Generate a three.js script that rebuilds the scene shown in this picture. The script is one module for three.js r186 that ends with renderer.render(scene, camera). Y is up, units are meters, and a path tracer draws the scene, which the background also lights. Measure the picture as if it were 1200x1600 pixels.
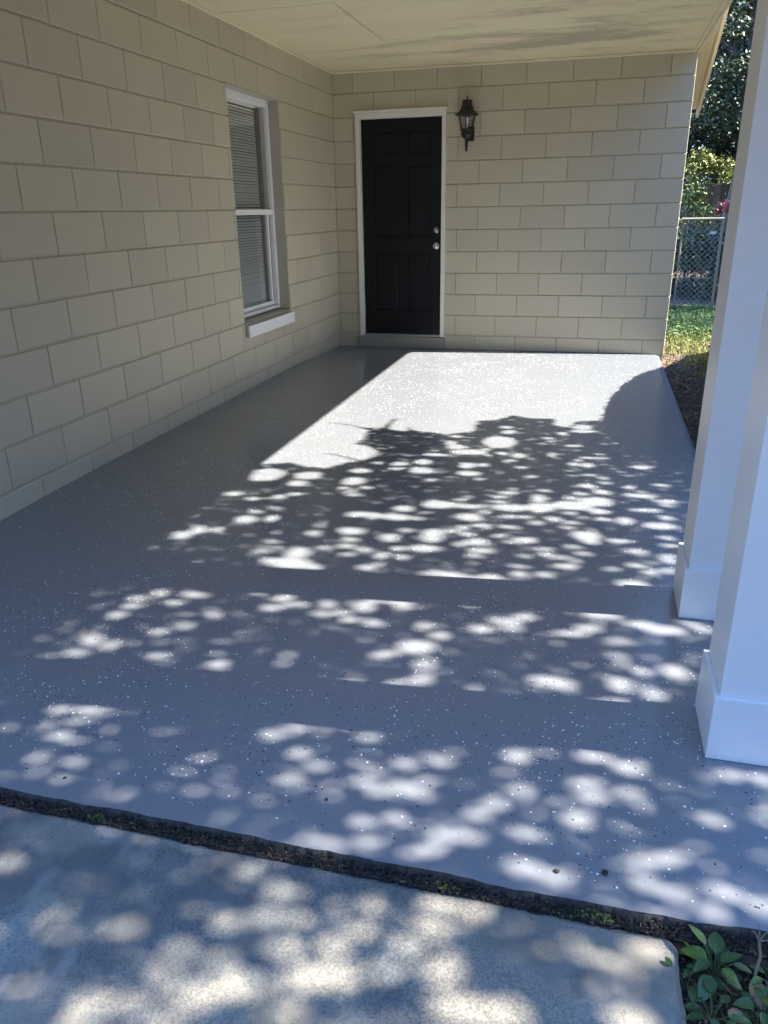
import * as THREE from 'three';
import { mergeGeometries } from 'three/addons/utils/BufferGeometryUtils.js';
import { RoundedBoxGeometry } from 'three/addons/geometries/RoundedBoxGeometry.js';

// ---------------------------------------------------------------- camera, sky, sun, exposure
const scene = new THREE.Scene();
const camera = new THREE.PerspectiveCamera(2 * Math.atan(800 / 1201.5) * 180 / Math.PI, 0.75, 0.05, 400);
camera.rotation.order = 'YXZ';
camera.position.set(2.5622, 1.3357, 7.8781);
camera.rotation.set(-0.3735, 0.2630, -0.0171);
camera.updateMatrixWorld();

const renderer = new THREE.WebGLRenderer({ antialias: true });
renderer.toneMapping = THREE.LinearToneMapping;
renderer.toneMappingExposure = 6.3;
renderer.shadowMap.enabled = true;

const sunDir = new THREE.Vector3(1, 1.032, -0.1).normalize();
const sun = new THREE.DirectionalLight(new THREE.Color(1.0, 0.95, 0.86), 4.4);
sun.position.copy(sunDir).multiplyScalar(30).add(new THREE.Vector3(2, 0, 3));
sun.target.position.set(2, 0, 3);
sun.castShadow = true;
sun.shadow.mapSize.set(4096, 4096);
Object.assign(sun.shadow.camera, { left: -12, right: 12, top: 12, bottom: -12, near: 1, far: 80 });
sun.shadow.bias = -0.0004;
scene.add(sun, sun.target);

{ // clear blue sky, brighter towards the horizon and round the sun
  const W = 512, H = 256, d = new Float32Array(W * H * 4), v = new THREE.Vector3();
  for (let j = 0; j < H; j++) for (let i = 0; i < W; i++) {
    const el = ((j + 0.5) / H - 0.5) * Math.PI, az = ((i + 0.5) / W - 0.5) * 2 * Math.PI;
    v.set(Math.cos(el) * Math.cos(az), Math.sin(el), Math.cos(el) * Math.sin(az));
    const h = Math.max(0, v.y), k = Math.pow(1 - h, 3.2), c = Math.max(0, v.dot(sunDir));
    const g = 0.10 * Math.pow(c, 6) + 0.35 * Math.pow(c, 60);
    const o = (j * W + i) * 4, s = 0.55;
    d[o] = s * (0.17 + 0.28 * k + g); d[o + 1] = s * (0.395 + 0.24 * k + g * 0.95); d[o + 2] = s * (0.96 + 0.0 * k + g * 0.85); d[o + 3] = 1;
    if (v.y < 0) { d[o] *= 0.4; d[o + 1] *= 0.4; d[o + 2] *= 0.3; }
  }
  const t = new THREE.DataTexture(d, W, H, THREE.RGBAFormat, THREE.FloatType);
  t.mapping = THREE.EquirectangularReflectionMapping; t.magFilter = THREE.LinearFilter; t.minFilter = THREE.LinearFilter; t.needsUpdate = true;
  scene.background = t; scene.environment = t;
}

// ---------------------------------------------------------------- helpers
function rng(seed) { let a = seed >>> 0; return () => { a = (a + 0x6D2B79F5) | 0; let t = Math.imul(a ^ (a >>> 15), 1 | a); t = (t + Math.imul(t ^ (t >>> 7), 61 | t)) ^ t; return ((t ^ (t >>> 14)) >>> 0) / 4294967296; }; }
const clamp = (x, a = 0, b = 1) => Math.min(b, Math.max(a, x));
const lerp = (a, b, t) => a + (b - a) * t;
const smooth = (a, b, x) => { const t = clamp((x - a) / (b - a)); return t * t * (3 - 2 * t); };
function hash(x, y, s) { let h = Math.imul(x, 374761393) ^ Math.imul(y, 668265263) ^ Math.imul(s, 974634777); h = Math.imul(h ^ (h >>> 13), 1274126177); return ((h ^ (h >>> 16)) >>> 0) / 4294967296; }
function vnoise(x, y, s, p = 0) { // value noise, with period p if given
  const xi = Math.floor(x), yi = Math.floor(y), m = (a) => p ? ((a % p) + p) % p : a;
  const fx = x - xi, fy = y - yi, u = fx * fx * (3 - 2 * fx), w = fy * fy * (3 - 2 * fy);
  const a = hash(m(xi), m(yi), s), b = hash(m(xi + 1), m(yi), s), c = hash(m(xi), m(yi + 1), s), d = hash(m(xi + 1), m(yi + 1), s);
  return lerp(lerp(a, b, u), lerp(c, d, u), w);
}
function fbm(x, y, s, oct = 4, p = 0) { let v = 0, a = 0.5, n = 0; for (let i = 0; i < oct; i++) { v += a * vnoise(x, y, s + i, p); n += a; a *= 0.5; x *= 2; y *= 2; p *= 2; } return v / n; }
function tex(W, H, f, srgb) { // f(u, v) gives [r, g, b], linear unless srgb
  const d = new Uint8Array(W * H * 4);
  const enc = (x) => 255 * (srgb ? (x <= 0.0031308 ? 12.92 * x : 1.055 * Math.pow(x, 1 / 2.4) - 0.055) : x);
  for (let j = 0; j < H; j++) for (let i = 0; i < W; i++) {
    const c = f((i + 0.5) / W, (j + 0.5) / H), o = (j * W + i) * 4;
    for (let k = 0; k < 3; k++) d[o + k] = clamp(enc(c[k]), 0, 255);
    d[o + 3] = 255;
  }
  const t = new THREE.DataTexture(d, W, H, THREE.RGBAFormat);
  t.wrapS = t.wrapT = THREE.RepeatWrapping; t.magFilter = THREE.LinearFilter; t.minFilter = THREE.LinearMipmapLinearFilter; t.generateMipmaps = true;
  if (srgb) t.colorSpace = THREE.SRGBColorSpace;
  t.needsUpdate = true; return t;
}
const grey = (x) => [x, x, x];
const used = {};
function numbered(name) { const n = used[name] = (used[name] ?? -1) + 1; return n ? `${name}_${String(n).padStart(3, '0')}` : name; }
function shade(o) { o.castShadow = true; o.receiveShadow = true; return o; }
function thing(name, label, category, pos = [0, 0, 0], group) {
  const o = new THREE.Group(); o.name = numbered(name); o.position.set(...pos); o.userData = { label, category }; if (group) o.userData.group = group;
  scene.add(o); return o;
}
function part(parent, name, geo, mat, pos, rot) {
  const m = shade(new THREE.Mesh(geo, mat)); m.name = name; if (pos) m.position.set(...pos); if (rot) m.rotation.set(...rot);
  parent.add(m); return m;
}
function structure(name, geo, mat, label) { const m = shade(new THREE.Mesh(geo, mat)); m.name = numbered(name); m.userData = { kind: 'structure' }; if (label) m.userData.label = label; scene.add(m); return m; }
const boxCache = new Map();
function box(w, h, d, r = 0.003) { // box with rounded edges, centred
  const k = [w, h, d, r].map((x) => x.toFixed(4)).join();
  if (!boxCache.has(k)) boxCache.set(k, r ? new RoundedBoxGeometry(w, h, d, 1, Math.min(r, w / 2.1, h / 2.1, d / 2.1)) : new THREE.BoxGeometry(w, h, d));
  return boxCache.get(k);
}
function tube(points, radius, seg = 6, n) { const c = new THREE.CatmullRomCurve3(points.map((p) => new THREE.Vector3(...p))); return new THREE.TubeGeometry(c, n ?? Math.max(2, points.length * 3), radius, seg, false); }
function taper(points, radii, seg = 8) { // limb: rings along a bent line with changing radius
  const c = new THREE.CatmullRomCurve3(points.map((p) => new THREE.Vector3(...p))), n = points.length * 4, fr = c.computeFrenetFrames(n, false), pos = [], idx = [], uv = [];
  for (let i = 0; i <= n; i++) {
    const p = c.getPointAt(i / n), q = i / n * (radii.length - 1), k = Math.min(radii.length - 2, Math.floor(q)), r = lerp(radii[k], radii[k + 1], q - k);
    for (let j = 0; j <= seg; j++) { const a = j / seg * Math.PI * 2, rr = r * (1 + 0.12 * Math.sin(a * 3 + i)); pos.push(p.x + rr * (Math.cos(a) * fr.normals[i].x + Math.sin(a) * fr.binormals[i].x), p.y + rr * (Math.cos(a) * fr.normals[i].y + Math.sin(a) * fr.binormals[i].y), p.z + rr * (Math.cos(a) * fr.normals[i].z + Math.sin(a) * fr.binormals[i].z)); uv.push(j / seg, i / n * 6); }
  }
  for (let i = 0; i < n; i++) for (let j = 0; j < seg; j++) { const a = i * (seg + 1) + j, b = a + seg + 1; idx.push(a, b, a + 1, b, b + 1, a + 1); }
  return meshGeo(pos, idx, uv);
}
function meshGeo(pos, idx, uv) { const g = new THREE.BufferGeometry(); g.setAttribute('position', new THREE.Float32BufferAttribute(pos, 3)); if (uv) g.setAttribute('uv', new THREE.Float32BufferAttribute(uv, 2)); g.setIndex(idx); g.computeVertexNormals(); return g; }
function sheet(x0, x1, z0, z1, nx, nz, height, edge) { // upward-facing grid; height(x, z); edge(x, z) may move a vertex
  const pos = [], uv = [], idx = [];
  for (let j = 0; j <= nz; j++) for (let i = 0; i <= nx; i++) {
    let x = lerp(x0, x1, i / nx), z = lerp(z0, z1, j / nz);
    if (edge) [x, z] = edge(x, z, i / nx, j / nz);
    pos.push(x, height(x, z), z); uv.push(x, -z);
  }
  for (let j = 0; j < nz; j++) for (let i = 0; i < nx; i++) { const a = j * (nx + 1) + i, b = a + nx + 1; idx.push(a, b, a + 1, a + 1, b, b + 1); }
  return meshGeo(pos, idx, uv);
}
function scatter(parent, name, geo, mat, items, kind = 'stuff') { // items: { p, q?, s, c? }
  const m = shade(new THREE.InstancedMesh(geo, mat, items.length)); m.name = name; m.userData = { kind };
  const M = new THREE.Matrix4(), c = new THREE.Color();
  items.forEach((it, i) => { M.compose(it.p, it.q, it.s); m.setMatrixAt(i, M); if (it.c) m.setColorAt(i, c.setRGB(...it.c)); });
  m.instanceMatrix.needsUpdate = true; parent.add(m); return m;
}
const V = (x, y, z) => new THREE.Vector3(x, y, z);
const mat = (r, g, b, rough = 0.7, extra = {}) => new THREE.MeshStandardMaterial({ color: new THREE.Color().setRGB(r, g, b), roughness: rough, ...extra });

// ---------------------------------------------------------------- textures and materials
const grainTex = tex(512, 512, (u, v) => grey(0.55 * fbm(u * 64, v * 64, 3, 3, 64) + 0.45 * vnoise(u * 200, v * 200, 9, 200)));
const blockBump = grainTex.clone(); blockBump.repeat.set(1.6, 1.6); blockBump.needsUpdate = true;
const softTex = tex(512, 512, (u, v) => grey(fbm(u * 6, v * 6, 21, 5, 6)));
const paintTone = [0, 1, 2, 3, 4].map((i) => mat(0.50 * (0.955 + 0.022 * i), 0.452 * (0.955 + 0.022 * i), 0.342 * (0.96 + 0.018 * i), 0.48, { bumpMap: blockBump, bumpScale: 0.0011 }));
const jointPaint = mat(0.47, 0.434, 0.32, 0.6);
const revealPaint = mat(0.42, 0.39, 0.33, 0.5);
const whitePaint = mat(0.80, 0.80, 0.78, 0.38);
const trimPaint = mat(0.74, 0.72, 0.66, 0.4);
const blackPaint = new THREE.MeshPhysicalMaterial({ color: new THREE.Color().setRGB(0.005, 0.005, 0.0055), roughness: 0.3, specularIntensity: 0.5 });
const blackMetal = mat(0.011, 0.011, 0.011, 0.45);
const nickel = mat(0.62, 0.60, 0.57, 0.24, { metalness: 1 });
const galv = mat(0.24, 0.215, 0.14, 0.6, { metalness: 0.15 });
const wireMat = mat(0.3, 0.29, 0.25, 0.5, { metalness: 0.4 });
const paneGlass = new THREE.MeshPhysicalMaterial({ color: 0xffffff, roughness: 0.02, transmission: 1, thickness: 0, ior: 1.5 });
const barkTex = tex(256, 256, (u, v) => { const k = fbm(u * 12, v * 3, 5, 4, 12); return [0.05 + 0.09 * k, 0.043 + 0.075 * k, 0.034 + 0.06 * k]; }, true);
const bark = new THREE.MeshStandardMaterial({ map: barkTex, bumpMap: barkTex, bumpScale: 0.02, roughness: 0.95 });

// ---------------------------------------------------------------- ground, slab, driveway
const GY = -0.06, CEIL = 2.56, SLAB_X = 3.213, SLAB_Z = 6.63;
const soilTex = tex(1024, 1024, (u, v) => {
  const a = fbm(u * 10, v * 10, 31, 5, 10), b = vnoise(u * 180, v * 180, 35, 180), c = vnoise(u * 60, v * 60, 36, 60), k = 0.35 + 0.9 * a * (0.5 + b);
  return c > 0.8 ? [0.11 * k, 0.075 * k, 0.045 * k] : [0.062 * k, 0.044 * k, 0.03 * k];
}, true);
{
  const g = sheet(-60, 80, -70, 70, 56, 56, (x, z) => GY - 0.004 + (Math.abs(x) > 14 || z < -16 || z > 18 ? 0.12 * (vnoise(x * 0.2, z * 0.2, 4) - 0.5) : 0));
  structure('ground', g, new THREE.MeshStandardMaterial({ map: soilTex, roughness: 1, bumpMap: soilTex, bumpScale: 0.01 }));
}
// painted slab: flat, rising a few centimetres to the block wall on the left, with a chipped front lip
const lip = (x) => SLAB_Z + 0.006 * (fbm(x * 9, 3, 51, 4) - 0.5) * 2 + 0.004 * (fbm(x * 70, 8, 53, 3) - 0.5) * 2 - 0.012 * smooth(2.75, 3.0, x);
const floorY = (x, z) => 0.045 * smooth(0.9, 0, x) * smooth(0.1, 1.4, z) * smooth(6.6, 4.4, z) + 0.0016 * (fbm(x * 1.3, z * 1.3, 61, 3) - 0.5);
const floorTone = tex(1024, 1024, (u, v) => {
  const a = fbm(u * 5, v * 5, 71, 5, 5), b = vnoise(u * 300, v * 300, 75, 300), k = 0.94 + 0.09 * a + 0.03 * b;
  return [0.176 * k, 0.186 * k, 0.2 * k];
}, true);
floorTone.repeat.set(0.4, 0.4);
const floorBump = tex(1024, 1024, (u, v) => grey(0.6 * fbm(u * 20, v * 20, 91, 4, 20) + 0.4 * vnoise(u * 256, v * 256, 93, 256)));
floorBump.repeat.set(0.8, 0.8);
const floorMat = new THREE.MeshPhysicalMaterial({ map: floorTone, roughness: 0.4, clearcoat: 0.7, clearcoatRoughness: 0.2, bumpMap: floorBump, bumpScale: 0.0004 });
const slab = structure('carport_floor', sheet(-0.06, SLAB_X, -0.06, SLAB_Z, 110, 200, (x, z) => floorY(x, z) - 0.012 * smooth(SLAB_X - 0.012, SLAB_X, x), (x, z, u, v) => v === 1 ? [x, lip(x)] : [x, z]), floorMat, 'glossy blue grey painted carport floor scattered with paint flakes');
{ // right and front sides of the slab: bare concrete
  const rawTex = tex(512, 512, (u, v) => { const a = fbm(u * 14, v * 14, 101, 5, 14), b = vnoise(u * 200, v * 200, 104, 200), k = 0.25 + 0.7 * a * (0.6 + 0.8 * b); const q = b > 0.9 ? 2.2 : 1; return [0.07 * k * q, 0.063 * k * q, 0.054 * k * q]; }, true);
  rawTex.repeat.set(4, 4);
  const raw = new THREE.MeshStandardMaterial({ map: rawTex, roughness: 0.95, bumpMap: rawTex, bumpScale: 0.006 });
  const pos = [], uv = [], idx = [], n = 1100, m = 5;
  for (let i = 0; i <= n; i++) for (let j = 0; j <= m; j++) {
    const x = lerp(-0.06, SLAB_X, i / n), t = j / m, w = (0.003 + 0.009 * fbm(x * 14, 7, 111, 4)) * (1 + 0.8 * smooth(2.6, 3, x));
    pos.push(x, -0.0006 + lerp(floorY(x, SLAB_Z), -0.075, t * t) + (j && j < m ? 0.010 * (vnoise(x * 150, j * 1.7, 115) - 0.5) + 0.004 * (vnoise(x * 420, j * 3, 117) - 0.5) : 0), lip(x) + w * Math.sqrt(t) + (j && j < m ? 0.007 * (vnoise(x * 120, j * 3, 113) - 0.5) + 0.004 * (vnoise(x * 380, j * 5, 119) - 0.5) : 0));
    uv.push(x, t * 0.1);
  }
  for (let i = 0; i < n; i++) for (let j = 0; j < m; j++) { const a = i * (m + 1) + j, b = a + m + 1; idx.push(a, a + 1, b, b, a + 1, b + 1); }
  part(slab, 'slab_lip', meshGeo(pos, idx, uv), raw);
  part(slab, 'slab_side', box(0.03, 0.16, SLAB_Z + 0.05, 0), raw, [SLAB_X - 0.0149, -0.0932, SLAB_Z / 2 - 0.025]);
}
{ // paint flakes: black, white and blue chips broadcast by hand, so in drifts
  const R = rng(7), items = [], pos = [], idx = [];
  for (let k = 0; k < 6; k++) { const a = k / 6 * Math.PI * 2, r = 0.5 * [1, 0.72, 0.95, 0.8, 1.05, 0.66][k]; pos.push(Math.cos(a) * r, 1, Math.sin(a) * r, Math.cos(a) * r * 1.08, 0, Math.sin(a) * r * 1.08); }
  for (let k = 1; k < 5; k++) idx.push(0, (k + 1) * 2, k * 2);
  for (let k = 0; k < 6; k++) { const a = k * 2, b = ((k + 1) % 6) * 2; idx.push(a, b, a + 1, b, b + 1, a + 1); }
  const g = meshGeo(pos, idx), Q = new THREE.Quaternion(), up = V(0, 1, 0);
  while (items.length < 26000) {
    const x = 0.02 + R() * (SLAB_X - 0.05), z = 0.03 + R() * (SLAB_Z - 0.08);
    const d = Math.pow(fbm(x * 2.6, z * 2.6, 121, 3), 2.2) * 2.4 * (0.25 + 1.2 * Math.pow(vnoise(x * 9, z * 9, 125), 2)) + 0.03;
    if (R() > d) continue;
    const q = R(), s = 0.0022 + 0.0042 * Math.pow(R(), 2.0) + (R() < 0.015 ? 0.004 * R() : 0);
    const c = q < 0.44 ? grey(0.62 + 0.2 * R()) : q < 0.78 ? grey(0.012 + 0.02 * R()) : q < 0.9 ? [0.012, 0.03, 0.16 + 0.1 * R()] : [0.26, 0.34, 0.44];
    items.push({ p: V(x, floorY(x, z) - 0.0001, z), q: Q.clone().setFromAxisAngle(up, R() * 6.3), s: V(s * (0.75 + 0.6 * R()), 0.0009, s), c });
  }
  scatter(slab, 'paint_flake', g, mat(1, 1, 1, 0.35), items);
}
// driveway: old concrete, mottled by algae and washed-out cement
const driveTex = tex(1280, 1280, (u, v) => { // covers 2 m; u from x = 1 to 3, v from z = 8 to 6
  const x = 1 + 2 * u, z = 8 - 2 * v;
  const a = fbm(u * 7, v * 7, 131, 6, 7), b = vnoise(u * 700, v * 700, 135, 700), c = fbm(u * 40, v * 40, 137, 3, 40), e = fbm(u * 3, v * 3, 141, 4, 3), f = fbm(u * 90, v * 30, 149, 3, 90);
  let k = 0.86 + 0.34 * (a - 0.5) + 0.62 * (b - 0.5) + 0.22 * (c - 0.5);
  let r = 0.25, g = 0.23, l = 0.19;
  const slick = smooth(0.50, 0.60, e * 0.6 + 0.4 * fbm(u * 22, v * 22, 151, 3, 22) + 0.16 * Math.exp(-((x - 1.72) ** 2 / 0.06 + (z - 6.82) ** 2 / 0.03)) - 0.1 * smooth(2.0, 2.5, x)); // smooth dark trowelled film
  k *= 1 - 0.12 * slick; r = lerp(r, 0.16, slick); g = lerp(g, 0.163, slick); l = lerp(l, 0.155, slick);
  const alg = smooth(0.5, 0.86, fbm(u * 16, v * 16, 161, 6, 16) * 0.66 + 0.34 * b + 0.2 * Math.exp(-((x - 2.62) ** 2 / 0.02 + (z - 6.76) ** 2 / 0.004)));
  k *= 1 - 0.34 * alg; 
  const wash = smooth(0.56, 0.68, fbm(u * 12 + 3, v * 12, 171, 5, 12) * 0.8 + 0.2 * f) * slick;
  k *= 1 + 0.45 * wash;
  return [r * k, g * k, l * k];
}, true);
driveTex.repeat.set(0.5, 0.5); driveTex.offset.set(-0.5, 4);
const driveMat = new THREE.MeshStandardMaterial({ map: driveTex, roughness: 0.85, bumpMap: driveTex, bumpScale: 0.004 });
const DX = 2.822, DZ = 6.657, DY = -0.02;
{
  const edgeZ = (x) => DZ + 0.004 * (fbm(x * 12, 2, 181, 4) - 0.5) * 2 + (x > DX - 0.035 ? 0.035 - Math.sqrt(Math.max(0, 0.035 ** 2 - (x - DX + 0.035) ** 2)) : 0);
  const edgeX = (z) => DX + 0.006 * (fbm(z * 14, 5, 183, 4) - 0.5) * 2;
  const g = sheet(-2.4, DX, DZ, 15, 150, 160, (x, z) => DY + 0.003 * (fbm(x * 2.2, z * 2.2, 187, 3) - 0.5) - 0.008 * Math.max(smooth(edgeZ(x) + 0.016, edgeZ(x), z), smooth(DX - 0.014, DX, x)),
    (x, z, u, v) => { const t = Math.pow(v, 3), uu = 1 - Math.pow(1 - u, 1.6), xx = lerp(-2.4, edgeX(lerp(DZ, 15, t)), uu); const ez = edgeZ(xx); return [xx, lerp(ez, 15, t)]; });
  const pos = [], idx = [], uv = [], P = g.attributes.position, n = 151; // skirt round the edge
  const rim = []; for (let i = 0; i < n; i++) rim.push(i); for (let j = 1; j <= 160; j++) rim.push(j * n + 150);
  rim.forEach((k, i) => { const x = P.getX(k), y = P.getY(k), z = P.getZ(k); pos.push(x, y, z, x, y - 0.1, z); uv.push(x, -z, x, -z + 0.1); if (i) { const a = (i - 1) * 2; idx.push(a, a + 2, a + 1, a + 2, a + 3, a + 1); } });
  const d = structure('driveway', g, driveMat, 'weathered grey concrete driveway in front of the painted slab');
  part(d, 'driveway_edge', meshGeo(pos, idx, uv), driveMat);
}
{ // soil packed into the joint, crumbs and moss on it
  const soil = new THREE.MeshStandardMaterial({ map: soilTex.clone(), roughness: 1 }); soil.map.repeat.set(4, 4); soil.color.setRGB(0.55, 0.55, 0.55);
  const s = structure('joint_soil', sheet(-2.4, 3.35, SLAB_Z - 0.02, DZ + 0.03, 900, 14, (x, z) => -0.029 + 0.016 * (fbm(x * 60, z * 60, 191, 4) - 0.5) - 0.006 * (vnoise(x * 15, 3, 194) - 0.5)), soil, 'dark soil packed in the joint between slab and driveway');
  const R = rng(12), items = [], it2 = [], q = () => new THREE.Quaternion().setFromEuler(new THREE.Euler(R() * 6, R() * 6, R() * 6));
  for (let i = 0; i < 9000; i++) { const x = 1 + R() * 2.1, w = R(), z = lerp(SLAB_Z + 0.001, DZ + 0.003, w), e = 0.0012 + 0.0032 * R() * R(); const k = 0.4 + 0.9 * R(); items.push({ p: V(x, -0.022 + 0.012 * (1 - w) * R(), z), q: q(), s: V(e, e * 0.6, e * (R() < 0.25 ? 5 : 1)), c: R() < 0.1 ? [0.13 * k, 0.09 * k, 0.05 * k] : [0.03 * k, 0.023 * k, 0.017 * k] }); }
  for (let i = 0; i < 90; i++) { const cl = [1.5, 2.36, 2.64, 2.68][Math.floor(R() * 4)], x = cl + (R() - 0.5) * 0.03 * (1 + R()); const k = 0.5 + R(); it2.push({ p: V(x, -0.022 + 0.008 * R(), lerp(SLAB_Z + 0.01, DZ, R())), q: q(), s: V(0.003, 0.0025, 0.004), c: [0.07 * k, 0.11 * k, 0.018 * k] }); }
  scatter(s, 'soil_crumb', new THREE.IcosahedronGeometry(1, 0), mat(1, 1, 1, 0.95), items);
  scatter(s, 'moss_tuft', new THREE.IcosahedronGeometry(1, 0), mat(1, 1, 1, 0.95), it2);
}

// ---------------------------------------------------------------- block walls
const PITCH = 0.4064, COURSE = 0.2032, BASE = 0.14;
const blockGeo = new Map();
function blockShape(w, h, v) { // face with a worn, chamfered edge; front at z = 0, 45 mm deep
  const k = `${w.toFixed(3)},${h.toFixed(3)},${v}`;
  if (blockGeo.has(k)) return blockGeo.get(k);
  const c = 0.0024, cy = 0.0052, D = -0.045, x = w / 2, y = h / 2, pos = [], uv = [], idx = [], R = rng(v * 97 + 5), ox = R() * 3, oy = R() * 3;
  const quad = (...p) => { const o = pos.length / 3; for (const q of p) { pos.push(...q); uv.push(q[0] + ox + q[2], q[1] + oy + q[2]); } idx.push(o, o + 1, o + 2, o, o + 2, o + 3); };
  const ring = (s, t, z) => [[-x + s, -y + t, z], [x - s, -y + t, z], [x - s, y - t, z], [-x + s, y - t, z]];
  const A = ring(c, cy, 0), B = ring(0, 0, -cy * 0.9), C = ring(0, 0, D);
  quad(...A); for (let i = 0; i < 4; i++) { const j = (i + 1) % 4; quad(B[i], B[j], A[j], A[i]); quad(C[i], C[j], B[j], B[i]); }
  const g = meshGeo(pos, idx, uv); blockGeo.set(k, g); return g;
}
function blockCourses(wall, u0, u1, oddShift, openings, tight) {
  const R = rng(Math.round(u1 * 100) + 40); let n = 0;
  for (let r = 0; r <= 12; r++) {
    const y0 = r === 12 ? 0 : BASE + (11 - r) * COURSE, y1 = r === 0 ? CEIL : BASE + (12 - r) * COURSE;
    const cuts = [u0]; let j = Math.floor(u0 / PITCH) * PITCH - PITCH + (r % 2 ? oddShift : oddShift + PITCH / 2);
    for (; j < u1; j += PITCH) if (j > u0 + 0.03 && j < u1 - 0.03) cuts.push(j);
    cuts.push(u1);
    for (let i = 0; i + 1 < cuts.length; i++) {
      let spans = [[cuts[i], cuts[i + 1]]];
      for (const o of openings) if (y0 < o[3] - 0.02 && y1 > o[2] + 0.02) spans = spans.flatMap(([a, b]) => b <= o[0] || a >= o[1] ? [[a, b]] : [[a, o[0]], [o[1], b]].filter(([p, q]) => q - p > 0.02));
      for (const [a, b] of spans) {
        const mid = (a + b) / 2, jv = tight(mid) ? 0.0022 : 0.005, jh = 0.009;
        const la = openings.some((o) => Math.abs(o[1] - a) < 1e-6) || a === u0 ? 0 : jv / 2, lb = openings.some((o) => Math.abs(o[0] - b) < 1e-6) || b === u1 ? 0 : jv / 2;
        const w = b - a - la - lb, top = r === 0 ? 0 : jh / 2, bot = r === 12 ? 0 : jh / 2;
        const m = part(wall, n ? `block_${String(n).padStart(3, '0')}` : 'block', blockShape(w, y1 - y0 - top - bot, Math.floor(R() * 4)), paintTone[Math.floor(R() * 5)], [(a + la + b - lb) / 2, (y0 + bot + y1 - top) / 2, (R() - 0.5) * 0.0016]);
        m.rotation.set((R() - 0.5) * 0.004, (R() - 0.5) * 0.003, (R() - 0.5) * 0.0022); n++;
      }
    }
  }
}
function boxes(list) { return mergeGeometries(list.map(([x0, x1, y0, y1, z0, z1]) => new THREE.BoxGeometry(x1 - x0, y1 - y0, z1 - z0).translate((x0 + x1) / 2, (y0 + y1) / 2, (z0 + z1) / 2))); }
const WZ0 = 1.40, WZ1 = 2.355, WY0 = 0.5464, WY1 = 2.172, LEFT_END = 7.0;
// left wall: local x runs towards the back corner (u = -z), local z faces the carport
const leftWall = thing('block_wall', 'long grey painted concrete block wall with the tall white window', 'wall');
leftWall.rotation.y = Math.PI / 2;
blockCourses(leftWall, -LEFT_END, 0, -0.162, [[-WZ1, -WZ0, WY0, WY1]], (u) => u > -1.42);
part(leftWall, 'mortar_core', boxes([[-LEFT_END, -WZ1 - 0.004, -0.1, CEIL + 0.05, -0.2, -0.0085], [-WZ0 + 0.004, 0.2, -0.1, CEIL + 0.05, -0.2, -0.0085], [-WZ1 - 0.004, -WZ0 + 0.004, -0.1, WY0 - 0.002, -0.2, -0.0085], [-WZ1 - 0.004, -WZ0 + 0.004, WY1 + 0.004, CEIL + 0.05, -0.2, -0.0085]]), jointPaint);
// back wall
const DO0 = 0.235, DO1 = 1.10;
const backWall = thing('block_wall', 'grey painted concrete block end wall with the black panel door', 'wall');
blockCourses(backWall, 0.0, 8 * PITCH, 0, [[DO0, DO1, 0.14, 2.172]], (u) => u < 1.3);
part(backWall, 'mortar_core', boxes([[-0.0083, DO0 - 0.004, -0.1, CEIL + 0.05, -0.2, -0.0085], [DO1 + 0.004, 3.243, -0.1, CEIL + 0.05, -0.2, -0.0085], [DO0 - 0.004, DO1 + 0.004, 2.176, CEIL + 0.05, -0.2, -0.0085], [DO0 - 0.004, DO1 + 0.004, -0.1, 0.12, -0.2, -0.0085]]), jointPaint);
{ // mortar squeezed out at the free end of the wall
  const R = rng(77), list = [];
  for (let r = 0; r < 12; r++) for (let i = 0; i < 3; i++) { const g = new THREE.IcosahedronGeometry(1, 1); const s = 0.004 + 0.006 * R(); g.scale(s * 1.1, s * 0.7, s * 1.4); g.translate(3.2475 + 0.003 * R(), BASE + (12 - r - 1) * COURSE + (R() - 0.5) * 0.012, -0.006 - R() * 0.02); list.push(g); }
  part(backWall, 'mortar_squeeze', mergeGeometries(list), jointPaint);
  part(backWall, 'wall_end', boxes([[3.243, 3.2485, 0, CEIL, -0.2, -0.03]]), paintTone[2]);
}

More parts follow.
